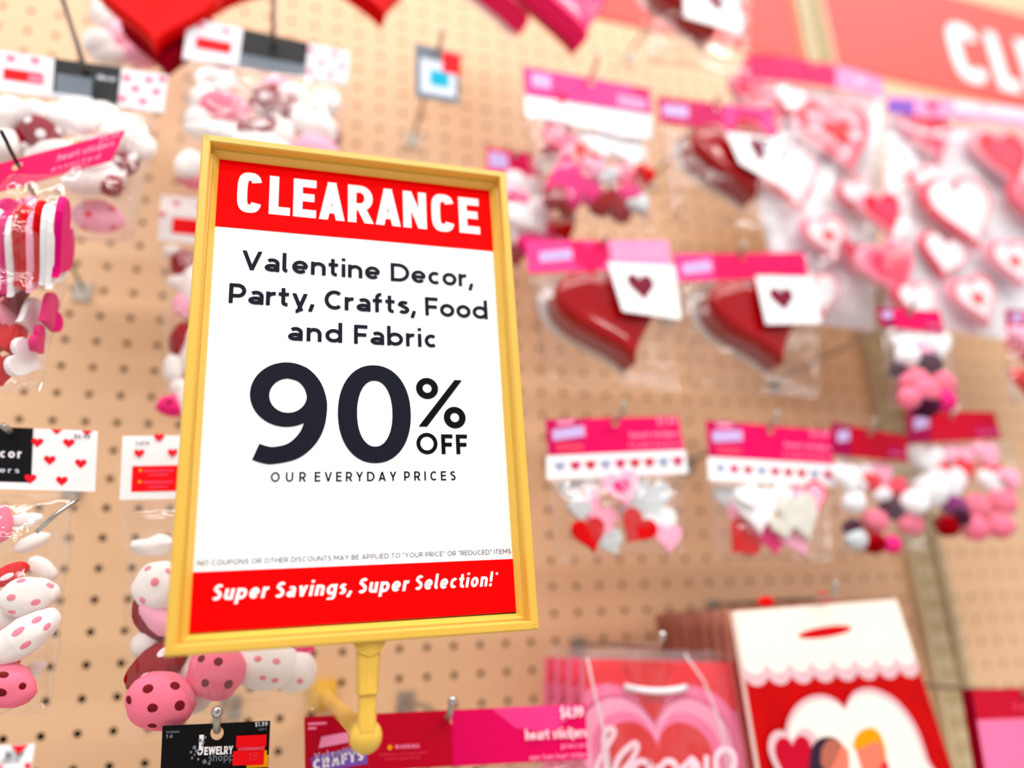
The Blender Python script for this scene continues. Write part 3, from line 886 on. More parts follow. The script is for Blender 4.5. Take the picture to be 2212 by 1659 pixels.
# P7: lower left, large black and white header
rt, o3 = pack('decor_bag', -10, 945, 7, 'clear bag of plush mushrooms under black header at left frame edge', 'bag')
def f7(c):
    X = lambda x: (x+178)/388.0
    c.rect(0, .12, X(66), 1, BLACKC)
    c.hearts([(X(76), .76), (X(146), .77), (X(105), .48), (X(175), .44), (X(64), .17), (X(134), .15)], .27, HRED)
    c.prt(c.inch([q for a in (X(118), X(186)) for q in tri_star(clip_poly(heart2d(a*c.wid, c.hei-.02, .27), 0, c.hei-.005), (a*c.wid, c.hei-.06))]), HRED)
    c.text('decor', X(-45), .5, .24, WHITE, .2, a1=X(43)); c.text('fillers', X(-50), .26, .14, LGREY, .14, a1=X(40))
    c.text('$6.99', X(158), .86, .1, INK, .16, a1=X(194))
header(rt, o3, [(-178, 915), (211, 931), (205, 1062), (-182, 1052)], 7, WHITE, (.52, .86, .14), fn=f7)
for (x, y, a, b, r, s) in ((45, 1127, 42, 17, 12, 1), (0, 1150, 34, 22, 60, 2), (70, 1172, 36, 17, 28, 3), (92, 1228, 36, 19, -38, 4), (22, 1380, 30, 20, 10, 5), (66, 1450, 34, 15, 30, 6), (20, 1340, 60, 40, 0, 7)):
    Bl(rt, o3, x, y, a, b, 6.9, FELW, r, seed=s, name='mushroom_stem')
Bl(rt, o3, 5, 1130, 20, 40, 7.2, FELP, 10, seed=3, name='mushroom_cap')
Bl(rt, o3, 12, 1244, 48, 20, 7.4, FELR, 28, seed=8, name='mushroom_cap', dots=[(.1, -.3, 1, .3)], dm=DOTW)
Bl(rt, o3, 62, 1288, 57, 41, 7.5, FELW, 12, seed=11, name='mushroom_cap', dots=[(-.5, .05, 1, .17), (.35, -.5, .9, .17), (.95, .35, .6, .17), (-.1, .75, .6, .15), (-.6, -.8, .6, .15)], dm=DOTP, hi=True)
Bl(rt, o3, 50, 1375, 78, 40, 7.8, FELW, 38, seed=12, name='mushroom_cap', dots=[(.05, .25, 1, .17), (.7, .3, 1, .17), (.0, -.6, .9, .15), (.75, -.45, .8, .15), (-.7, .1, .8, .15)], dm=DOTP, hi=True)
Bl(rt, o3, 10, 1480, 62, 46, 7.7, FELP, -22, seed=13, name='mushroom_cap', dots=[(-.1, .55, 1, .17), (.15, -.25, 1, .2), (.7, .3, .8, .15)], dm=DOTD, hi=True)
Bl(rt, o3, -20, 1420, 60, 60, 7, FELR, 0, seed=14, name='mushroom_cap')
film_bag('film_bag', [(-178, 1060), (165, 1068), (110, 1545), (-150, 1545)], 7.2, 2.2, rt, o3, FILM, 1)
solid(rt, o3, 'twist_tie', lambda mb: mb.tube([at(78, 1150, 8.2), at(120, 1112, 8.2), at(168, 1078, 8.1)], .05, STEEL, 6))

# P8: behind the sign's lower left corner
rt, o3 = pack('decor_bag', 440, 955, 7, 'clear bag of polka dot plush mushrooms hanging behind the sign', 'bag')
def f8(c):
    X = lambda x: (x-262)/350.0
    c.rect(X(285), .12, X(420), .52, REDL)
    c.prt([rect2d(X(308), .42, X(372), .46), rect2d(X(320), .36, X(360), .39), rect2d(X(308), .24, X(372), .28), rect2d(X(320), .17, X(360), .20)], ROSE)
    c.disc(X(302), .45, .04, YEL); c.disc(X(302), .27, .04, YEL)
    c.hearts([(X(298), .71), (X(368), .71), (X(338), .96)], .25, HRED)
    c.text('sale', X(290), .86, .09, INK, .16, a1=X(318)); c.rect(X(430), 0.1, X(560), 1, BLACKC)
header(rt, o3, [(265, 942), (612, 938), (608, 1072), (258, 1080)], 7, WHITE, (.5, .86, .14), fn=f8)
Bl(rt, o3, 330, 1178, 44, 20, 6.9, FELW, 8, seed=21, name='mushroom_stem', amp=.4)
Bl(rt, o3, 345, 1266, 53, 55, 7.1, FELW, 0, seed=22, name='mushroom_cap', dots=[(-.1, .1, 1, .16), (-.5, .75, .8, .14), (-.6, -.65, .8, .14), (.4, .6, .8, .15)], dm=DOTP, hi=True)
Bl(rt, o3, 332, 1336, 58, 36, 6.9, FELM, -52, seed=23, name='mushroom_cap'); Bl(rt, o3, 338, 1332, 50, 26, 7.2, FELPP, -52, seed=24, name='mushroom_underside')
Bl(rt, o3, 318, 1392, 32, 34, 6.8, FELW, 0, seed=25, name='mushroom_stem')
Bl(rt, o3, 340, 1436, 72, 40, 7.0, FELD, 38, seed=26, name='mushroom_cap', dots=[(-.45, -.2, 1, .2), (.4, .35, 1, .2)], dm=DOTW, hi=True)
Bl(rt, o3, 347, 1514, 71, 60, 7.5, FELP, -12, seed=27, amp=.08, name='mushroom_cap', dots=[(-.38, .38, .85, .15), (.32, .62, .75, .15), (.62, .0, .8, .17), (-.82, -.08, .55, .14), (-.1, -.2, 1, .15), (.02, -.78, .6, .13)], dm=DOTD, hi=True)
Bl(rt, o3, 468, 1448, 58, 60, 7.3, FELP, 20, seed=28, amp=.14, name='mushroom_cap', dots=[(-.35, .62, .8, .13), (.2, .3, 1, .16), (.3, -.62, .8, .16), (-.45, -.25, .9, .14)], dm=DOTD, hi=True)
Bl(rt, o3, 418, 1452, 34, 32, 6.8, FELW, 0, seed=29, name='mushroom_stem')
Bl(rt, o3, 430, 1500, 30, 40, 6.7, FELW, -20, seed=30, name='mushroom_stem')
Bl(rt, o3, 572, 1436, 70, 52, 7.0, FELW, -6, seed=31, name='mushroom_cap', amp=.1, dots=[(-.25, .25, 1, .12), (.35, .2, 1, .12), (0, -.5, .9, .1), (.4, -.6, .9, .1)], dm=DOTP, hi=True)
Bl(rt, o3, 640, 1450, 42, 44, 6.8, FELW, 0, seed=32, name='mushroom_stem', dots=[(.2, -.5, 1, .15)], dm=DOTP)
Bl(rt, o3, 648, 1400, 30, 24, 6.7, FELK, -20, seed=33, name='mushroom_cap')
film_bag('film_bag', [(262, 1082), (640, 1076), (690, 1530), (270, 1600)], 7.1, 2.0, rt, o3, FILM, 2)

# P9: price card bottom left corner
rt, o3 = pack('decor_bag', -30, 1640, 11.2, 'white price card with red hearts in the bottom left corner', 'card')
def f9(c):
    X = lambda x: (x+60)/134.0
    c.text('$6.99', X(10), .70, .125, INK2, .15, a1=X(50), shear=.2, track=.1); c.text('Valentine 2024', X(3), .61, .058, INK2, .14, a1=X(47), shear=.2, track=.08)
    c.prt(c.inch(tri_star(clip_poly(heart2d(X(42)*c.wid, c.hei-.03, .3), 0, c.hei-.004), (X(42)*c.wid, c.hei-.08))), HRED)
    c.hearts([(X(0), .48)], .16, HRED)
    c.prt(c.inch(tri_star([(min(x, c.wid-.005), y) for x, y in heart2d(X(70)*c.wid, .5*c.hei, .16)], (c.wid-.04, .5*c.hei))), HRED)
header(rt, o3, [(-60, 1615), (75, 1607), (60, 1705), (-70, 1712)], 11.2, WHITE, fn=f9)
solid(rt, o3, 'cardboard_back', lambda mb: mb.box(at(-60, 1700, 11.1)-np.array([0, 2.2, .05]), at(50, 1700, 11.1)+np.array([0, 0.05, 0]), WHITE), smooth=False)

# P1: top left
rt, o3 = pack('decor_bag', 183, 150, 6, 'clear bag of cream and maroon plush pieces in the top left corner', 'bag')
def f1(c):
    X = lambda x: (x+18)/380.0
    c.rect(X(112), .02, X(256), 1, BLACKC)
    c.prt([rect2d(X(118), .1, X(196), .62)], GREYC_GLARE)  # grey patch paints glare onto the black panel
    c.prt([rect2d(X(112), .0, X(200), .12)], LGREY)
    c.rect(X(8), .3, X(90), .56, REDL); c.rect(X(60), .3, X(92), .5, HPK)
    c.hearts([(X(22), .82), (X(72), .85), (X(270), .75), (X(320), .78), (X(292), .5), (X(340), .5), (X(265), .2), (X(312), .2), (X(350), .85)], .26, HPK)
    c.text('decor', X(205), .6, .2, LGREY, .16, a1=X(248))
header(rt, o3, [(-18, 106), (364, 162), (353, 243), (-20, 193)], 6, DCARD, (.53, .78, .14), fn=f1)
for i, (x, y, a, b, r, m_) in enumerate(((20, 245, 34, 40, 0, FELW), (85, 300, 45, 52, 10, FELM), (70, 245, 40, 30, 0, FELW), (150, 262, 56, 34, 0, FELW), (170, 230, 40, 22, 0, FELW), (215, 250, 40, 32, 20, FELW), (270, 292, 48, 46, 0, FELW), (300, 320, 34, 34, 20, FELW), (272, 352, 26, 30, 0, FELM), (120, 340, 60, 40, 0, FELW), (10, 320, 40, 40, 0, FELW), (205, 390, 60, 34, 20, FELW), (185, 360, 60, 36, 0, FELW), (240, 400, 26, 26, 0, FELD), (235, 320, 50, 30, 0, FELPP))):
    Bl(rt, o3, x, y, a, b, 6.1-.05*(i % 3), m_, r, seed=40+i, name='plush_piece', dots=fib(14, i) if m_ is FELM else None, dm=DOTW, dr=.2)
Bl(rt, o3, 212, 468, 52, 38, 5.2, FELPP, 0, seed=60, name='plush_piece', dots=fib(10), dm=HRED, dr=.15)
film_bag('film_bag', [(-10, 198), (345, 240), (290, 520), (140, 520)], 5.9, 2.2, rt, o3, FILMH, 3)

# P2: second from left, top
rt, o3 = pack('decor_bag', 590, 92, 5.6, 'clear bag of pink and dark red mushrooms above the sign', 'bag')
def f2(c):
    X = lambda x: (x-402)/352.0
    c.rect(X(517), .32, X(660), 1, BLACKC); c.rect(X(517), 0, X(660), .34, GREYC_GLARE)  # lower grey part is a reflection painted on the black panel
    c.rect(X(425), .3, X(497), .56, REDL)
    c.hearts([(X(430), .85), (X(482), .83), (X(668), .8), (X(720), .82), (X(692), .5), (X(738), .5), (X(670), .2), (X(715), .2)], .26, HPK)
header(rt, o3, [(407, 36), (756, 112), (749, 182), (394, 126)], 5.6, DCARD, (.53, .80, .14), fn=f2)
for i, (x, y, a, b, r, m_) in enumerate(((485, 232, 56, 36, 0, FELP), (440, 215, 30, 40, 0, FELW), (470, 170, 48, 24, 0, FELW), (465, 285, 62, 26, 0, FELW), (590, 222, 52, 42, 10, FELM), (600, 185, 34, 22, 0, FELPP), (560, 280, 60, 26, 20, FELM), (606, 290, 30, 42, 5, FELW), (655, 260, 34, 40, 0, FELW), (700, 225, 40, 30, 40, FELW), (690, 282, 40, 40, 0, FELW), (712, 290, 22, 36, 20, FELM), (640, 200, 24, 20, 0, FELWH), (430, 262, 30, 34, 0, FELW), (480, 160, 30, 18, 0, FELM), (412, 360, 34, 40, 0, FELW), (420, 388, 34, 22, -10, FELP), (560, 320, 80, 40, 0, FELW), (680, 330, 50, 40, 0, FELPP))):
    Bl(rt, o3, x, y, a, b, 5.5-.08*(i % 3), m_, r, seed=70+i, name='plush_piece', dots=fib(13, i) if m_ in (FELM,) else None, dm=DOTW, dr=.24)
film_bag('film_bag', [(394, 130), (752, 178), (735, 420), (385, 420)], 5.5, 2.2, rt, o3, FILMH, 4)

# P3: red hearts above
rt, o3 = pack('foil_heart', 345, -60, 5, 'big shiny red heart with its point down in the top left', 'heart decoration')
H(rt, o3, 342, 30, 250, 5.4, FOILR, 4, 0, 0, .5, SLAB, 'heart_body')
H(rt, o3, 366, 100, 190, 4.7, FELM, 4, 0, 0, .6, SLAB, 'heart_back')
rt, o3 = pack('foil_heart', 480, -60, 4.5, 'second shiny red heart behind the polka dot header card', 'heart decoration')
H(rt, o3, 478, -48, 300, 3.9, FOILR, 0, 0, 0, .5, SLAB, 'heart_body', ys=.8)
rt, o3 = pack('decor_bag', 225, -60, 3.4, 'crinkled clear bag of white and blush pieces beside the big red heart', 'bag')
for i, (x, y, a, b, m_) in enumerate(((232, 20, 34, 50, FELW), (215, 95, 34, 34, FELW), (262, 60, 26, 60, FELPP), (240, 120, 40, 26, FELW), (305, 120, 40, 30, FELPP))):
    Bl(rt, o3, x, y, a, b, 3.2, m_, 0, seed=90+i)
film_bag('film_bag', [(190, -60), (330, -60), (345, 150), (185, 150)], 3.3, 1.2, rt, o3, FILMH, 5)

# P4: hot pink header with stacked foam hearts
rt, o3 = pack('foam_heart_bag', 36, 352, 8, 'crinkled clear bag of foam hearts on tilted hot pink header', 'bag')
def f4(c):
    X = lambda x: (x+150)/422.0
    c.text('heart stickers', X(125), .52, .19, MAGP, .18, a1=X(258)); c.text('assorted', X(120), .2, .13, MAGP, .14, a1=X(235))
    c.text('$4.99', X(215), .78, .13, MAGP, .16, a1=X(262))
header(rt, o3, [(-150, 393), (272, 280), (240, 347), (-160, 458)], 8, MAG, (.43, .75, .13), fn=f4)
cols = [FELWH, FELMG, FELWH, FELR, FELR, FELPP, FELR, FELWH, FELWH, FELMG]
for i, m_ in enumerate(cols):
    H(rt, o3, 10+i*13, 560+ (i % 3)*10-i*3, 190, 7.6+.12*i, m_, -14, 84+i*1.2, 0, .16, THIN)
for i, (x, y, s_, m_, r, yw) in enumerate(((40, 470, 90, FELMG, 30, 30), (0, 520, 90, FELMG, 0, 20), (70, 465, 70, FELPP, -20, 40), (60, 690, 90, FELWH, -60, 40), (100, 680, 90, FELMG, -50, 50), (20, 740, 80, FELR, 30, 20), (50, 780, 90, FELWH, 80, 30), (10, 690, 90, FELPP, 10, 35), (75, 740, 70, FELMG, 60, 60), (0, 800, 80, FELR, 10, 20), (30, 650, 80, FELM, -60, 30), (-20, 620, 100, FELMG, 0, 20), (-40, 740, 120, FELR, 0, 10))):
    H(rt, o3, x, y, s_, 7.9-.1*(i % 4), m_, r, yw+28, 0, .16, THIN)
film_bag('film_bag', [(-140, 450), (200, 350), (85, 846), (-120, 850)], 8, 2.4, rt, o3, FILM, 6, .28)

# P6: header behind the sign's left edge
rt, o3 = pack('decor_bag', 520, 445, 4, 'bag with white header and red label peeking out left of the sign', 'bag')
def f6(c):
    X = lambda x: (x-345)/350.0
    c.rect(X(372), .18, X(460), .52, REDL); c.hearts([(X(378), .82), (X(430), .8), (X(350), .55)], .25, HPK); c.rect(X(470), .1, X(600), 1, BLACKC)
header(rt, o3, [(348, 420), (692, 456), (688, 552), (341, 518)], 4, WHITE, fn=f6)
for i, (x, y, a, b, m_) in enumerate(((372, 545, 20, 18, FELW), (395, 570, 26, 34, FELD), (392, 610, 28, 20, FELW), (398, 660, 24, 28, FELPP), (396, 738, 28, 44, FELD), (376, 795, 22, 34, FELW), (388, 838, 20, 20, FELW), (376, 877, 36, 24, FELK), (430, 620, 40, 60, FELW), (430, 760, 40, 60, FELW), (425, 860, 40, 50, FELW))):
    Bl(rt, o3, x, y, a, b, 3.9, m_, 0, seed=110+i, dots=[(-.2, .2, 1, .25)] if i == 7 else None, dm=DOTD)
film_bag('film_bag', [(345, 522), (685, 550), (660, 905), (352, 900)], 3.9, 1.6, rt, o3, FILM, 7)

# P10: black jewellery card
rt, o3 = pack('jewelry_card', 469, 1580, 8, 'black jewelry card with red sale stickers below the sign', 'card')
def f10(c):
    X = lambda x: (x-349)/234.0
    Y = lambda y: 1-(y-1563)/157.0
    c.text('J', X(424), Y(1632), .42, WHITE, .24, sx=.8)
    c.text('EWELRY', X(440), Y(1632), .17, WHITE, .24, a1=X(503), track=.1)
    c.text('shoppe', X(450), Y(1646), .16, GREYC_GLARE, .16, a1=X(518), track=.1)
    ps = []
    for x, y, r in ((441, 1593, .03), (430, 1599, .035), (438, 1603, .03), (419, 1614, .045), (412, 1624, .03), (424, 1622, .04), (415, 1637, .03), (428, 1640, .03), (436, 1610, .025), (442, 1646, .05), (452, 1650, .035), (420, 1630, .025)):
        ps += c.inch([circ2d(X(x)*c.wid, Y(y)*c.hei, r, 8)])
    c.prt(ps, GREYC_GLARE)
    c.text('$1.99', X(549), Y(1574), .09, LGREY, .18, a1=X(577)); c.text('ages', X(556), Y(1582), .05, GREYC_GLARE, .16, a1=X(575))
    c.text('WARNING', X(358), Y(1580), .05, GREYC_GLARE, .16, a1=X(386)); c.text('14', X(358), Y(1591), .08, GREYC_GLARE, .2, a1=X(372))
    c.rect(X(534), Y(1662), X(582), Y(1636), YEL); c.rect(X(568), Y(1660), X(578), Y(1626), YEL)
    c.rect(X(509), Y(1617), X(576), Y(1592), REDL); c.rect(X(512), Y(1626), X(574), Y(1616), HRED); c.rect(X(503), Y(1656), X(572), Y(1625), REDL)
    c.text('CLEARANCE', X(516), Y(1624), .06, HPK, .18, a1=X(570), track=.1)
    c.text('1.97', X(538), Y(1646), .16, ROSE, .08, a1=X(565))
header(rt, o3, [(351, 1568), (584, 1557), (577, 1716), (344, 1722)], 8, BLACKC, (.50, .862, .145), 'backing_card', f10)
solid(rt, o3, 'earring', lambda mb: blob(mb, at(460, 1700, 8.2), (.2, .3, .1), STEEL, amp=.1))

# P11: heart stickers card bottom middle
rt, o3 = pack('sticker_pack', 965, 1548, 6.6, 'wide magenta heart stickers card with purple logo below the sign', 'sticker pack')
def f11(c):
    X = lambda x: (x-657)/608.0
    N = 16
    c.prt([rect2d(X(958)+(1-X(958))*i/N, .0, X(958)+(1-X(958))*(i+1)/N, 1) for i in range(N)], MAG)
    c.prt(c.inch([[(X(1045)*c.wid, c.hei), (X(1100)*c.wid, .62*c.hei), (X(1180)*c.wid, .5*c.hei), (X(1235)*c.wid, .8*c.hei), (X(1258)*c.wid, c.hei)]]), MAGL)
    lg = [(X(668), .28), (X(780), .47), (X(780), .12), (X(672), -.0+.02)]
    c.prt([[lg[3], lg[2], lg[1], lg[0]]], PURP)
    c.prt([[(X(690), .64), (X(745), .70), (X(745), .52), (X(684), .44)]], MAGP)
    sl = .30
    def slant(polys): return [[(x, y+(x-X(668)*c.wid)*.14) for x, y in p] for p in polys]
    c.prt(c.inch(slant(text2d('Valentine', X(675)*c.wid, .22*c.hei, .16, .16, X(765)*c.wid, track=.1))), LILAC)
    c.prt(c.inch(slant(text2d('CRAFTS', X(672)*c.wid, .055*c.hei, .24, .24, X(772)*c.wid, track=.1))), WHITE)
    c.text('WARNING', X(837), .42-.06, .09, MAGP, .2, a1=X(887)); c.disc(X(826), .39, .06, YEL)
    c.text('choking hazard small parts', X(803), .25, .07, ROSE, .14, a1=X(903)); c.text('not for under three', X(815), .17, .07, ROSE, .14, a1=X(888))
    c.text('$4.99', X(1202), .76, .27, PINKW, .22, a1=X(1258), track=.08)
    c.text('heart stickers', X(1119), .40, .25, PINKW, .22, a1=X(1263), track=.08)
    c.text('pieces', X(1201), .22, .13, MAGP, .16, a1=X(1263)); c.text('ages foam heart stickers', X(1126), .05, .12, MAGP, .16, a1=X(1262), space=.5)
    c.prt([rect2d(X(664), .86, X(700), .9), rect2d(X(664), .78, X(680), .82)], MAGP)
header(rt, o3, [(657, 1549), (1264, 1520), (1270, 1640), (659, 1672)], 6.6, CRIM, (.505, .80, .115), fn=f11)
for i in range(14):
    H(rt, o3, 800+i*34+random.uniform(-5, 5), 1690+random.uniform(-8, 8), 46, 6.3, random.choice([FELWH, FELPP, FELK, FELWH, FELM]), random.uniform(-60, 60), 0, 0, .15, THIN)
film_bag('film_bag', [(670, 1672), (1262, 1640), (1262, 1760), (680, 1780)], 6.5, 1.2, rt, o3, FILM, 8)

# P13: grey card with teal square
rt, o3 = pack('charm_card', 946, 112, 5.5, 'small grey card with teal square and red sticker above the sign', 'card')
def f13(c):
    c.rect(.12, .1, .9, .74, LGREY); c.rect(.33, .26, .75, .55, TEAL); c.rect(.6, .55, 1.0, .95, REDL)
header(rt, o3, [(896, 92), (996, 116), (992, 224), (897, 208)], 5.5, GREYC_GLARE, (.5, .88, .1), 'backing_card', f13)

# P14: top hot pink hearts
rt, o3 = pack('foil_heart', 800, -60, 5.5, 'shiny red heart cut off by the top edge above the sign', 'heart decoration')
H(rt, o3, 792, -24, 230, 5.3, FOILR, 18, 10, 0, .7, SLAB, 'heart_body')
rt, o3 = pack('foil_heart', 1100, -80, 5.5, 'left one of the pair of hot pink foil hearts at the top edge', 'heart decoration')
H(rt, o3, 1085, -8, 220, 4.2, FOILP, 20, 14, 0, 1.0, SLAB, 'heart_body')
H(rt, o3, 1072, -6, 236, 4.1, GRYW, 20, 14, 0, .15, THIN, 'silver_rim')
rt, o3 = pack('foil_heart', 1200, -80, 5.5, 'right one of the pair of hot pink foil hearts at the top edge', 'heart decoration')
H(rt, o3, 1212, 28, 220, 5.6, FOILP, 16, 14, 0, 1.0, SLAB, 'heart_body')
H(rt, o3, 1204, 32, 232, 5.5, FOILC, 16, 14, 0, .2, THIN, 'heart_rim')

# ---- glass heart blister packs
def glass_heart(px, py, size, w, rot, label, hq, tagq, hfn=None, theart=(.45, .5), hbase=MAGD, hookpx=None, thickness=1.15, blq=None):
    hk = hookpx or ((hq[0][0]+hq[1][0])/2, hq[0][1]+14) if hq else (px, py-180)
    rt, o3 = pack('heart_box', hk[0], hk[1], w, label, 'heart box', 'glossy dark red heart boxes')
    if hq: header(rt, o3, hq, w, hbase, (.5, .84, .12), fn=hfn)
    c = at(px, py, w-.5); s_ = size/ppi(px, py, w)
    solid(rt, o3, 'heart_body', lambda mb: heart_solid(mb, c, s_, thickness, GLRED, rot, 0, 0, SLAB, n=56))
    solid(rt, o3, 'blister_rim', lambda mb: heart_solid(mb, c-np.array([0, 0, .12]), s_*1.16, .10, FILMW, rot, 0, 0, THIN, n=48))
    if tagq:
        cc = Card(quad(tagq, w+.9), WHITE, .02)
        cc.heart(theart[0], theart[1], 1.1, mat('plum_print', (120, 10, 48), .5), 0)
        cc.prt([rect2d(.68, .55, .94, .85)], LGREY)
        cc.mb.build('gift_tag', o3, rt)
    if blq: film_bag('blister', blq, w-.1, 1.2, rt, o3, FILM2, int(px) % 17, .08)
    return rt, o3
def fh3(c):
    c.rect(0, 0, 1, 1, MAGL)
    c.heart(.42, .38, 1.75, MAG); c.rect(.56, .0, 1, 1, MAGP)  # pale right end has the card's glare put into its colour
    c.prt([[(.08, .3), (.3, .38), (.3, .72), (.08, .62)]], LILAC)
    c.text('glass heart', .6, .5, .2, PINKW, .14, a1=.95)
def fh4(c):
    c.rect(.0, 0, .28, 1, MAGL); c.prt([[(.05, .25), (.26, .35), (.26, .75), (.05, .62)]], LILAC)
def fh2(c):
    c.prt([[(.04, .3), (.25, .3), (.25, .75), (.04, .7)]], LILAC); c.rect(.55, 0, 1, 1, MAGL); c.heart(.78, .4, 1.3, MAG)
glass_heart(1309, 702, 252, 6, 16, 'dark red glossy heart box just right of the sign with white tag', [(1136, 519), (1443, 519), (1452, 578), (1141, 590)], [(1312, 566), (1458, 574), (1472, 690), (1345, 672)], fh3, (.42, .52), MAGL, (1300, 530), blq=[(1145, 590), (1480, 590), (1470, 845), (1175, 830)])
glass_heart(1618, 712, 228, 6, 16, 'dark red glossy heart box second from the sign under magenta header', [(1455, 549), (1738, 545), (1746, 600), (1463, 608)], [(1632, 596), (1752, 598), (1775, 698), (1655, 700)], fh4, (.38, .5), MAG, (1598, 556), blq=[(1470, 605), (1780, 600), (1770, 860), (1490, 840)])
glass_heart(1570, 372, 205, 6, 16, 'dark red heart box half covered by a white tag above the magenta header', [(1420, 208), (1668, 238), (1672, 297), (1424, 264)], [(1568, 285), (1690, 300), (1668, 392), (1598, 352)], fh2, (.6, .6), MAGD, (1545, 225), blq=[(1425, 270), (1680, 300), (1690, 500), (1450, 480)])
glass_heart(1490, 28, 220, 6, 12, 'dark red glossy heart box at the top edge beside the coral banner', [(1380, -120), (1640, -95), (1640, -40), (1380, -60)], [(1478, -40), (1590, -20), (1604, 72), (1478, 36)], fh2, (.6, .6), MAGD, (1500, -110), blq=[(1380, -50), (1620, -40), (1620, 160), (1400, 140)])

# P17 pink pack
rt, o3 = pack('craft_bag', 1272, 175, 6, 'pink header bag with pink and red hearts upper middle', 'bag')
def f17(c):
    c.prt([[(.06, .35), (.2, .35), (.2, .8), (.06, .8)]], LILAC); c.heart(.27, .05, .7, MAG); c.heart(.93, .75, .7, MAG)
    c.rect(.72, .12, .95, .55, MAGP)
header(rt, o3, [(1130, 143), (1404, 192), (1408, 248), (1134, 204)], 6, MAGL, (.52, .8, .12), fn=f17)
header(rt, o3, [(1134, 206), (1408, 250), (1408, 300), (1136, 250)], 5.98, WHITE, name='card_strip')
for i, (x, y, s_, m_, r, yw) in enumerate(((1205, 275, 100, FELPP, 10, 20), (1300, 275, 90, FELPP, -20, 0), (1340, 300, 110, FELWH, 0, 0), (1290, 320, 110, FELWH, 20, 0), (1360, 345, 90, FELWH, 10, 0), (1215, 325, 110, FELP, -10, 10), (1195, 345, 70, FELM, 30, 20), (1262, 345, 70, FELR, -30, 0), (1230, 385, 140, FELK, 200, 0), (1350, 395, 90, FELP, 20, 20), (1205, 430, 90, FELD, 170, 20), (1250, 410, 110, FELMG, 190, 0), (1318, 438, 100, FELD, 170, 0), (1365, 425, 80, FELMG, 150, 0), (1312, 385, 60, FELSV, 0, 0), (1280, 370, 60, FELPP, 0, 0), (1380, 450, 60, FELSV, 30, 0), (1390, 385, 60, FELR, 0, 20))):
    H(rt, o3, x, y, s_, 5.25+.05*i, m_, r, yw, 0, .35, PUFF)
film_bag('film_bag', [(1134, 206), (1410, 250), (1410, 500), (1150, 480)], 5.9, 1.6, rt, o3, FILM, 9)

# P18 partly behind the sign corner
rt, o3 = pack('craft_bag', 1110, 335, 4.5, 'magenta header bag half behind the top right sign corner', 'bag')
header(rt, o3, [(1050, 316), (1155, 334), (1172, 392), (1050, 380)], 4.5, MAG, fn=lambda c: c.prt([[(.05, .3), (.42, .3), (.42, .85), (.05, .85)]], LILAC))
for i, (x, y, s_, m_, r) in enumerate(((1135, 415, 100, FELWH, 0), (1110, 430, 70, FELPP, 20), (1120, 440, 60, FELK, 0), (1150, 480, 120, FELWH, 30), (1120, 490, 110, FELWH, -20), (1180, 515, 90, FELK, 60), (1215, 500, 70, FELR, 20), (1150, 545, 80, FELMG, 0), (1110, 555, 60, FELD, 10), (1205, 560, 70, FELMG, 0), (1225, 480, 40, FELSV, 0))):
    H(rt, o3, x, y, s_, 4.3+.1*(i % 4), m_, r, 10, 0, .35, PUFF)
film_bag('film_bag', [(1080, 388), (1175, 392), (1235, 560), (1100, 590)], 4.5, 1.2, rt, o3, FILM, 10)

# ---- row of craft sticker bags
def craft_print(c, dark=False):
    if dark:
        c.rect(0, 0, .25, 1, CRIMV); c.prt([[(.07, .4), (.23, .5), (.23, .85), (.07, .75)]], LILAC); c.rect(.72, .12, .98, .45, MAGD)
        c.text('foam hearts', .74, .22, .12, MAGP, .14, a1=.96)
    else:
        c.rect(0, 0, .27, 1, MAGD); c.prt([[(.04, .4), (.27, .5), (.27, .8), (.04, .7)]], LILAC); c.prt([[(.08, .82), (.2, .86), (.2, .97), (.08, .95)]], MAGP)
        c.rect(.06, .1, .25, .3, ROSE)
        c.text('$1.99', .82, .76, .22, MAGP, .2, a1=.97); c.text('heart stickers', .6, .4, .2, MAGP, .2, a1=.98, track=.1); c.text('foam hearts', .58, .14, .13, MAGP, .16, a1=.98)
def craft(name, hq, w, label, base, items, bagq, strip=None, dark=False, seed=0, hook=(.5, .85), group='small craft bags in the middle row', prof=PUFF, holes=True, crk=.12):
    hx = hq[0][0]*(1-hook[0])+hq[1][0]*hook[0]; hy = hq[0][1]*(1-hook[0])+hq[1][1]*hook[0]+10
    rt, o3 = pack(name, hx, hy, w, label, 'bag')
    header(rt, o3, hq, w, base, (hook[0], hook[1], .13) if holes else None, fn=lambda c: craft_print(c, dark))
    if strip:
        def fs(c):
            SL = mat('slate_heart_print', (150, 162, 196), .5); ms = [SL, MAGD, CRIM, SL, MAGD, CRIM, CRIM, SL, MAGD]
            for i, m_ in enumerate(ms): c.hearts([(.09+.105*i, .5)], .4, m_)
        header(rt, o3, strip, w+.05, WHITE, name='card_strip', fn=fs)
    for i, it in enumerate(items):
        kind, x, y, s_, m_, r = it[:6]; rings = it[6] if len(it) > 6 else None
        ww = w-.4+.75*i/len(items)
        if kind == 'h': H(rt, o3, x, y, s_, ww, m_, r, 8*((i % 3)-1), 0, .16 if rings or prof is THIN else .3, THIN if rings else prof, rings=rings)
        else: Bl(rt, o3, x, y, s_/2, s_/2*.8, ww, m_, r, seed=seed*10+i, name='pompom')
    film_bag('film_bag', bagq, w-.05, 1.2, rt, o3, FILM, seed, crk)
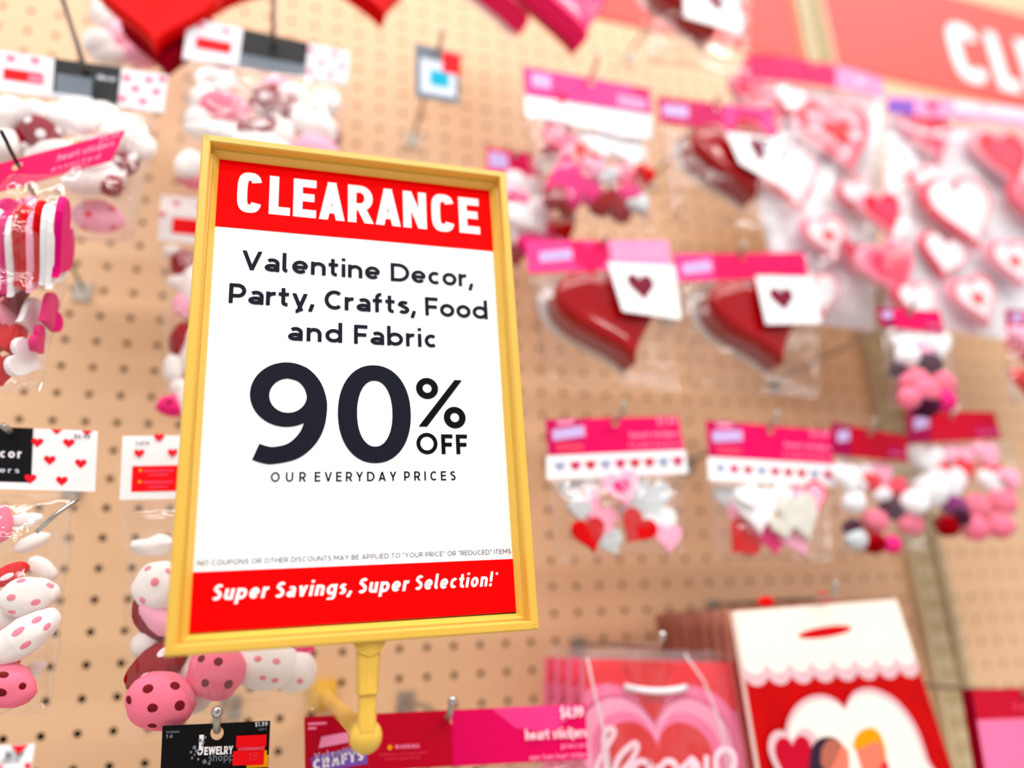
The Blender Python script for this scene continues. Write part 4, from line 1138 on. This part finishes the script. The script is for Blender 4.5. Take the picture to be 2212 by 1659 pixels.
craft('craft_bag', [(1178, 906), (1466, 899), (1478, 972), (1185, 984)], 6, 'magenta heart stickers bag nearest the sign in the middle row', MAG,
      [('h', 1232, 1062, 60, FELSV, 10), ('h', 1278, 1050, 70, FELWH, 0), ('h', 1270, 1100, 80, FELPP, 30), ('h', 1400, 1080, 100, FELSV, -10), ('h', 1390, 1125, 110, FELSV, 0), ('h', 1300, 1130, 80, FELPP, 0), ('h', 1430, 1140, 80, FELWH, 20), ('h', 1440, 1165, 70, FELPP, 0), ('h', 1250, 1105, 60, FELSV, 0), ('h', 1320, 1175, 60, FELSV, 20),
       ('h', 1342, 1058, 86, FELPP, 12, [(.5, FELMG)]), ('h', 1272, 1158, 82, FELR, 12), ('h', 1373, 1144, 84, FELR, -38)],
      [(1182, 1030), (1480, 1018), (1478, 1195), (1200, 1215)], [(1180, 985), (1480, 972), (1486, 1022), (1182, 1036)], seed=11, prof=THIN)
craft('craft_bag', [(1524, 908), (1795, 930), (1802, 1003), (1532, 986)], 6, 'magenta heart stickers bag second in the middle row', MAG,
      [('h', 1575, 1080, 70, FELSV, 0), ('h', 1600, 1125, 90, FELPP, -40), ('h', 1600, 1170, 90, FELR, -50), ('h', 1668, 1160, 90, FELK, 0), ('h', 1720, 1165, 90, FELPP, 20), ('h', 1700, 1080, 70, FELWH, 0), ('h', 1745, 1085, 96, HRED, 10, [(.8, FELPP)]), ('h', 1632, 1105, 112, FELWH, 0), ('h', 1728, 1120, 112, FELKN, 12), ('h', 1690, 1140, 60, FELKN, 12), ('h', 1615, 1075, 60, FELWH, 20)],
      [(1532, 1036), (1806, 1050), (1795, 1215), (1545, 1205)], [(1529, 987), (1803, 1004), (1806, 1052), (1531, 1037)], seed=12, prof=THIN)
craft('craft_bag', [(1796, 912), (1958, 942), (1962, 998), (1797, 982)], 6, 'crimson header craft bag left of the slotted post in the middle row', CRIM,
      [('h', 1850, 1040, 90, FELWH, 0), ('h', 1900, 1030, 70, FELPP, 0), ('h', 1880, 1045, 60, HRED, 0), ('h', 1935, 1060, 60, ROSE, 10), ('b', 1905, 1070, 50, FELWH, 0), ('b', 1940, 1085, 60, FELM, 0), ('b', 1925, 1100, 60, FELDP, 0), ('b', 1890, 1125, 66, FELP, 0), ('b', 1965, 1130, 66, FELP, 0), ('b', 1840, 1140, 50, FELDP, 20), ('b', 1850, 1165, 60, FELSV, 0), ('b', 1885, 1170, 64, FELD, 0), ('b', 1925, 1175, 50, FELK, 0), ('b', 1845, 1085, 60, FELWH, 0), ('h', 1830, 1040, 80, FELWH, 0), ('b', 1975, 1085, 70, FELWH, 0)],
      [(1797, 985), (1975, 1000), (2000, 1190), (1815, 1195)], None, True, 13)
craft('craft_bag', [(1957, 887), (2149, 889), (2163, 948), (1961, 959)], 6, 'crimson header craft bag in front of the slotted post at right', CRIM,
      [('h', 2000, 1000, 90, FELWH, 0), ('h', 2070, 1000, 90, FELPP, 0), ('h', 2080, 1015, 70, HRED, 0), ('h', 2030, 1025, 50, HRED, 20), ('h', 2140, 1025, 60, HRED, 0), ('h', 2130, 990, 80, FELPP, 0), ('h', 2050, 1050, 90, FELWH, 0), ('h', 2145, 1050, 80, FELWH, 0), ('b', 2060, 1095, 64, FELPU, 0), ('b', 2110, 1095, 70, FELP, 0), ('b', 2165, 1085, 70, FELP, 0), ('b', 2045, 1135, 64, FELD, 0), ('b', 2105, 1140, 70, FELP, 0), ('b', 2160, 1135, 70, FELP, 0), ('h', 2180, 1040, 60, FELPP, 0), ('b', 2010, 1060, 90, FELWH, 0), ('b', 2075, 1115, 50, FELDP, 0)],
      [(1962, 960), (2185, 950), (2200, 1160), (1995, 1160)], None, True, 14)
craft('craft_bag', [(1890, 664), (2030, 672), (2040, 719), (1903, 704)], 8.2, 'small magenta header bag of pink and dark pieces in front of the post', MAG,
      [('h', 1960, 745, 90, FELWH, 0), ('h', 2020, 750, 90, FELWH, 0), ('h', 1990, 765, 60, FELPP, 0), ('b', 1942, 800, 50, FELDP, 0), ('b', 1975, 825, 80, FELP, 0), ('b', 2035, 830, 76, FELP, 0), ('b', 2010, 785, 60, FELDP, 0), ('b', 1960, 770, 60, FELWH, 0), ('b', 1995, 870, 80, FELDP, 0), ('b', 1965, 860, 60, FELP, 0), ('b', 2040, 865, 60, FELK, 0), ('b', 2000, 845, 70, FELP, 0)],
      [(1905, 706), (2050, 720), (2075, 890), (1920, 880)], None, True, 15)
craft('craft_bag', [(2172, 668), (2330, 680), (2335, 730), (2174, 712)], 7.8, 'red and pink bag cut off by the right edge below the lace hearts', ROSE,
      [('h', 2215, 760, 90, FELP, 0), ('h', 2215, 830, 80, FELR, 0), ('h', 2250, 790, 120, FELR, 0), ('h', 2205, 730, 60, FELPP, 0)],
      [(2174, 712), (2335, 730), (2335, 880), (2180, 870)], None, True, 16)

# ---- big packs of lace hearts
def lace_pack(hx, hy, w, label, hq, hfn, hbase, bodyq, hearts, seed):
    rt, o3 = pack('lace_heart_pack', hx, hy, w, label, 'craft pack', 'packs of lace paper hearts')
    header(rt, o3, hq, w, hbase, fn=hfn, bend=.3)
    header(rt, o3, bodyq, w-.6, GRYW, name='backing_card', th=.08)
    for i, (x, y, s_, r, tp) in enumerate(hearts):
        c = at(x, y, w-.3+.1*(i % 4)); k = ppi(x, y, w); sz = s_/k
        A = {'w': (ROSE, [(.86, WHITE)]), 'p': (ROSE, [(.88, LACE), (.74, ROSE), (.5, LACE)]), 'r': (LACE, [(.86, HRED), (.6, ROSE)]), 'k': (LACE, [(.9, HPK), (.7, ROSE)]), 'c': (LACE, [(.9, ROSE), (.78, WHITE), (.3, HRED)]), 'd': (LACE, [(.88, HRED), (.7, LACE), (.4, HRED)])}[tp]
        def fn(mb, c=c, sz=sz, r=r, A=A):
            heart_solid(mb, c, sz, .3, A[0], r, 0, 0, THIN, n=44)
            for j, (q, mm) in enumerate(A[1]): heart_face(mb, c, sz*q, .3+.015*(j+1), mm, r, 0, 0)
        solid(rt, o3, 'lace_heart', fn, smooth=False)
    film_bag('film_bag', bodyq, w+.1, 1.3, rt, o3, FILM, seed, .15)
def fl1(c): c.rect(.62, 0, 1, 1, MAGP); c.heart(.8, .5, .6, PINKW)
def fl2(c): c.rect(.0, 0, .12, .8, PURP); c.heart(.2, .5, .8, MAG); c.rect(.3, .35, .7, 1, PINKW)
lace_pack(1755, 150, 4.3, 'large pack of lace paper hearts left of the slotted post', [(1612, 117), (1905, 170), (1912, 214), (1590, 170)], fl1, MAG,
          [(1570, 165), (1905, 212), (1890, 715), (1700, 690)],
          [(1805, 300, 215, 12, 'd'), (1700, 395, 165, 10, 'w'), (1780, 520, 122, 14, 'c'), (1620, 215, 110, 0, 'k'), (1652, 275, 110, 30, 'k'), (1700, 225, 90, -10, 'w'), (1850, 430, 100, 20, 'w'), (1760, 640, 120, 0, 'w'), (1840, 560, 90, -10, 'k')], 21)
lace_pack(2080, 225, 6.0, 'large pack of lace paper hearts at the right edge', [(1918, 205), (2330, 260), (2330, 300), (1915, 245)], fl2, MAGP,
          [(1912, 250), (2340, 300), (2340, 760), (1912, 690)],
          [(2004, 302, 142, 10, 'k'), (2165, 350, 165, 10, 'r'), (2072, 465, 195, 12, 'w'), (1902, 468, 118, 12, 'r'), (1920, 590, 160, 20, 'k'), (2100, 655, 135, 14, 'c'), (2180, 575, 130, 8, 'c'), (2240, 450, 150, 10, 'p'), (2030, 560, 120, -15, 'w'), (2000, 400, 90, 30, 'w'), (1975, 660, 110, 10, 'w')], 22)

# ---- pink gift bags in clear wrap
def tote(name, rt, o3, q, th, base, fn):
    c = Card(q, base, th)
    if fn: fn(c)
    return c.mb.build(name, o3, rt)
for k in range(4):
    w = 2.4+1.1*k; hid = k < 3
    lab = ['pink wrapped gift bag rearmost of the stack beside the stickers card', 'pink wrapped gift bag second from the back of the stack', 'pink wrapped gift bag behind the front one', 'front pink and red heart gift bag in clear wrap with white script'][k]
    base_px = [(1262, 1425), (1590, 1432), (1668, 1720), (1262, 1720)]
    q0 = quad(base_px, 5.7); off = np.array([-.0, 0, w-5.7])
    q = [p+off for p in q0]
    rt, o3 = pack('gift_bag', 1395, 1400, w, lab, 'gift bag', 'pink gift bags in clear wrap' if hid else None)
    def fg(c, hid=hid):
        c.rect(0, .62, 1, 1, ROSE if hid else HRED)
        cx_, cy_ = .40*c.wid, .14*c.hei
        for sz, mm in ((5.6, BAGP), (4.9, mat('deep_pink_band', (214, 40, 110), .5)), (4.75, BAGPL), (3.9, BAGP), (3.3, BAGRR)):
            h = heart2d(cx_, cy_, sz, 0, 60)
            h = [(min(max(x, 0), c.wid), min(max(y, 0), c.hei)) for x, y in h]
            c.prt(c.inch(tri_star(h, (cx_, cy_))), mm)
        c.prt(c.inch(tri_star([(min(max(x, 0), c.wid), min(y, c.hei)) for x, y in heart2d(cx_, .92*c.hei, 1.9, 0, 40)], (cx_, .92*c.hei))), BAGRR)
        c.prt(c.inch([[(cx_-.45, .70*c.hei), (cx_+.45, .70*c.hei), (cx_, .54*c.hei)][::-1]]), BAGRR)
        if not hid:
            strokes = [[(1278, 1690), (1292, 1640), (1320, 1590), (1322, 1576), (1308, 1575), (1300, 1600), (1305, 1650), (1300, 1700)],
                       [(1318, 1700), (1330, 1640), (1362, 1606), (1372, 1612), (1360, 1640), (1338, 1668), (1322, 1690)],
                       [(1396, 1650), (1378, 1642), (1358, 1662), (1368, 1690), (1394, 1670), (1398, 1650), (1396, 1700)],
                       [(1410, 1720), (1412, 1650)], [(1412, 1665), (1430, 1642), (1450, 1650), (1448, 1690), (1420, 1690)],
                       [(1462, 1720), (1462, 1650)], [(1462, 1660), (1480, 1640), (1496, 1652), (1490, 1690), (1466, 1690)],
                       [(1482, 1630), (1486, 1680), (1500, 1690)], [(1512, 1628), (1510, 1690), (1500, 1730)],
                       [(1538, 1690), (1530, 1640), (1542, 1616), (1562, 1618), (1570, 1640), (1560, 1670), (1540, 1700)]]
            for i_, st_ in enumerate(strokes): px_ribbon(c.mb, spline(st_, 6), 5.7, .10+.035*i_, .17, PINKW)
    tote('bag_body', rt, o3, q, .35, BAGP, fg)
    # white rope handle
    def rope(mb, q=q):
        a, b = (q[0]*.76+q[1]*.24)+(q[3]-q[0])*.2, (q[0]*.36+q[1]*.64)+(q[3]-q[0])*.2
        mid = (a+b)/2+np.array([0, -.25, .25])
        pts = [a*(1-t)**2+2*mid*t*(1-t)+b*t**2+np.array([0, 0, .1]) for t in np.linspace(0, 1, 12)]
        mb.tube(pts, .10, ROPEW, 8)
    solid(rt, o3, 'handle', rope)
    wq = [q[0]+np.array([-.2, .35, 0.1]), q[1]+np.array([.1, .35, .1]), q[2]+np.array([.2, 0, .1]), q[3]+np.array([-.2, 0, .1])]
    mb = MB(); v = []; f = []; n = 20
    for j in range(n+1):
        for i in range(n+1):
            a, b = i/n, j/n; p = (wq[3]*(1-a)+wq[2]*a)*(1-b)+(wq[0]*(1-a)+wq[1]*a)*b
            v.append(p+np.array([0, .12*noise.noise(Vector((a*7, k, 3)))*(b > .9), .12+.1*noise.noise(Vector((p[0]*1.5, p[1]*1.5, k)))+.12*abs(math.sin(a*9+b*2))*.5]))
    for j in range(n):
        for i in range(n): a = j*(n+1)+i; f.append((a, a+1, a+n+2, a+n+1))
    mb.add(v, f, FILMH); mb.build('clear_wrap', o3, rt, smooth=True)
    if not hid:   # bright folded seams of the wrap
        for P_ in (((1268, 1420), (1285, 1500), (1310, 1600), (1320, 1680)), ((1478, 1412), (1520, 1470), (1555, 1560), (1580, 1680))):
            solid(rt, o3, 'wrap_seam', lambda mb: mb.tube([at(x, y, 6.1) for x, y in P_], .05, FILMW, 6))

# ---- cream topped red gift bags with a stack behind
for k in range(9):
    w = 1.3+.65*k; front = k == 8; W9 = ['rearmost', 'second from the wall', 'third from the wall', 'fourth from the wall', 'middle one', 'fourth from the front', 'third from the front', 'second from the front']
    lab = 'front red gift bag with scalloped cream top and heart picture' if front else 'brown edged gift bag behind the scalloped one, '+W9[k]+' of its stack'
    rt, o3 = pack('gift_bag', 1760, 1300, w, lab, 'gift bag', None if front else 'cream topped gift bags behind the front one')
    q0 = quad([(1586, 1318), (1936, 1292), (2078, 1720), (1655, 1735)], 6.5)
    # true rectangle hanging square to the hook
    TL = q0[0]; wid = np.linalg.norm(q0[1]-q0[0])
    off = np.array([.04*math.sin(k*2.1), .05*math.sin(k*1.3), w-6.5])
    q = [p+off for p in q0]
    def fc(c, front=front):
        hh = c.hei; ww = c.wid
        ys = .665*hh
        c.rect(0, 0, 1, .72, BAGR)
        if not front: return
        lob = []
        n = 8
        for i in range(n):
            cx_ = (i+.5)*ww/n; lob.append(zp(circ2d(cx_, ys+.06, ww/n*.56, 18), i % 2))
        c.prt(c.inch(lob+[zp(rect2d(0, ys+.1, ww, ys+.5), 3)]), BLUSH)
        c.prt(c.inch([zp(circ2d((i+.5)*ww/n, ys+.36, ww/n*.5, 18), i % 2) for i in range(n)]), CREAM); c.prt(c.inch([rect2d(0, ys+.36, ww, hh-.003)]), CREAM)
        # slit handle
        slit = [(ww*(.5+.165*math.cos(t)), hh*(.855+.028*math.sin(t)+.012*math.cos(t))) for t in np.linspace(0, 2*math.pi, 25)[:-1]]
        c.prt(c.inch([slit]), FELR)
        # cream heart with the two printed children, traced where it stands on the bag
        mbb = c.mb
        def sh(P_, z_, m__, st_): px_poly(mbb, spline(P_+[P_[0]], 6)[:-1], w, z_, m__, st_)
        big = [(1820, 1528), (1800, 1510), (1770, 1500), (1735, 1508), (1706, 1535), (1692, 1580), (1700, 1640), (1730, 1715), (2020, 1715), (2000, 1640), (1975, 1570), (1940, 1520), (1905, 1495), (1870, 1485), (1838, 1496)]
        cxy = (1830, 1620)
        sh(big, .10, BLUSH, cxy)
        sh([(cxy[0]+(x-cxy[0])*.93, cxy[1]+(y-cxy[1])*.9) for x, y in big], .108, CREAM, cxy)
        sm = [(1706, 1600), (1692, 1580), (1670, 1578), (1656, 1596), (1656, 1626), (1676, 1670), (1710, 1720), (1752, 1715), (1765, 1640), (1758, 1590), (1738, 1572), (1718, 1578)]
        sh(sm, .116, BLUSH, (1706, 1640)); sh([(1706+(x-1706)*.72, 1636+(y-1636)*.74) for x, y in sm], .124, CRIM, (1706, 1636))
        sh([(1742, 1650), (1748, 1612), (1770, 1592), (1800, 1594), (1818, 1618), (1800, 1640), (1772, 1690), (1738, 1700)], .13, BLKP, (1775, 1630))
        sh([(1768, 1618), (1784, 1596), (1806, 1600), (1818, 1625), (1812, 1655), (1790, 1668), (1768, 1650)], .137, SKIN2, (1792, 1630))
        sh([(1800, 1640), (1812, 1612), (1825, 1625), (1822, 1680), (1795, 1720), (1775, 1690)], .144, SKIN1, (1806, 1660))
        sh([(1836, 1616), (1842, 1590), (1860, 1574), (1884, 1574), (1900, 1598), (1906, 1640), (1880, 1640), (1850, 1620)], .15, ORANGE, (1872, 1604))
        sh([(1844, 1620), (1870, 1606), (1892, 1602), (1904, 1640), (1910, 1690), (1870, 1720), (1856, 1660)], .157, SKIN1, (1880, 1650))
        sh([(1892, 1660), (1904, 1640), (1912, 1660), (1900, 1690), (1888, 1690)], .164, HRED, (1900, 1665))
        px_poly(mbb, [(1826, 1616), (1838, 1616), (1862, 1720), (1828, 1720)], w, .17, CREAM)
    tote('bag_body', rt, o3, q, .22, CREAM if front else mat('brown_edge_board', (176, 112, 92), .6), fc)
    if front:
        for x_, y_ in ((1655, 1300), (1780, 1290)): solid(rt, o3, 'handle', lambda mb: blob(mb, at(x_, y_, 6.3), (.35, .17, .12), FELR, amp=.1))
        solid(rt, o3, 'side_fold', lambda mb: mb.box((q[3][0]-.05, q[3][1], w-1.0), (q[3][0]+.02, q[3][1]+.02, w), BAGR), smooth=False)

# ---- bottom right: crimson and pink pack with white plush shape
rt, o3 = pack('gift_box', 2212, 1500, 7, 'pink box with crimson band and white figure at bottom right', 'box')
def fr(c):
    c.rect(0, .78, 1, 1, CRIM); c.text('valentine', .28, .84, .3, ROSE, .16, a1=.7); 
    ps = [circ2d(.55*c.wid, .52*c.hei, .62, 24, .7), circ2d(.36*c.wid, .28*c.hei, .55, 24, .5), circ2d(.62*c.wid, .28*c.hei, .9, 24, .6)]
    c.prt(c.inch([zp(p_, i) for i, p_ in enumerate(ps)]), WHITE)
c = Card(quad([(2100, 1492), (2380, 1482), (2400, 1780), (2150, 1790)], 7), BAGP, .45, edge=FELM)
fr(c); c.mb.build('box_body', o3, rt)

# ================================================================== HOOKS (fronts show beyond the cards)
def hook_at(px, py, w, extra, label, **k):
    p = at(px, py, w); peg_hook(p[0], p[1]+.02, w+extra, label, **k)
hook_at(183, 150, 6, 3.4, 'peg hook holding the top left bag of plush pieces', bend=False, ball=False)
hook_at(590, 92, 5.6, 2.6, 'peg hook holding the bag of mushrooms above the sign', bend=False, ball=False)
hook_at(36, 352, 8, 1.0, 'dark peg hook through the tilted hot pink header', ball=False, wire=.05, wm=BLACKC, bend=False)
hook_at(469, 1580, 8, .35, 'peg hook through the black jewelry card')
hook_at(966, 1550, 6.6, .35, 'peg hook through the magenta heart stickers card')
hook_at(946, 112, 5.5, .6, 'peg hook through the grey card with the teal square', ball=False)
hook_at(1272, 172, 6, .8, 'peg hook of the pink header bag upper middle', ball=False)
hook_at(1300, 528, 6, .2, 'peg hook of the heart box just right of the sign', ball=False, bend=False)
hook_at(1598, 556, 6, .2, 'peg hook of the second heart box from the sign', ball=False)
hook_at(1545, 222, 6, .2, 'peg hook of the heart box above the magenta header', ball=False, bend=False)
hook_at(1325, 912, 6, .7, 'peg hook of the stickers bag nearest the sign', ball=False)
hook_at(1660, 925, 6, .4, 'peg hook of the second stickers bag in the middle row', ball=False)
hook_at(1878, 936, 6, .2, 'peg hook of the crimson header bag left of the post', ball=False)
hook_at(2052, 898, 6, .2, 'peg hook of the crimson header bag in front of the post', ball=False)
hook_at(1395, 1395, 5.7, 1.0, 'peg hook above the pink heart gift bags', tip=.3)
hook_at(1765, 1292, 6.5, .8, 'peg hook above the scalloped cream gift bags', ball=False)
hook_at(2208, 1498, 7, .5, 'peg hook above the pink box at bottom right')
p = at(1345, 122, 0); peg_hook(round(p[0]), round(p[1]), 5.5, 'empty peg hook left of the top dark red heart box', ball=False)
hook_at(1745, 155, 4.3, .2, 'peg hook behind the left pack of lace paper hearts', ball=False, bend=False)
hook_at(2110, 240, 6.0, .2, 'peg hook behind the right pack of lace paper hearts', ball=False, bend=False)
hook_at(1962, 682, 8.2, .2, 'peg hook of the small magenta header bag in front of the post', ball=False)
hook_at(520, 455, 4, .2, 'peg hook of the white header bag hidden behind the sign', ball=False, bend=False)
hook_at(1110, 345, 4.5, .2, 'peg hook of the magenta header bag half behind the sign corner', ball=False, bend=False)
hook_at(20, 935, 7, .2, 'peg hook of the black header bag at the left edge', ball=False, bend=False)
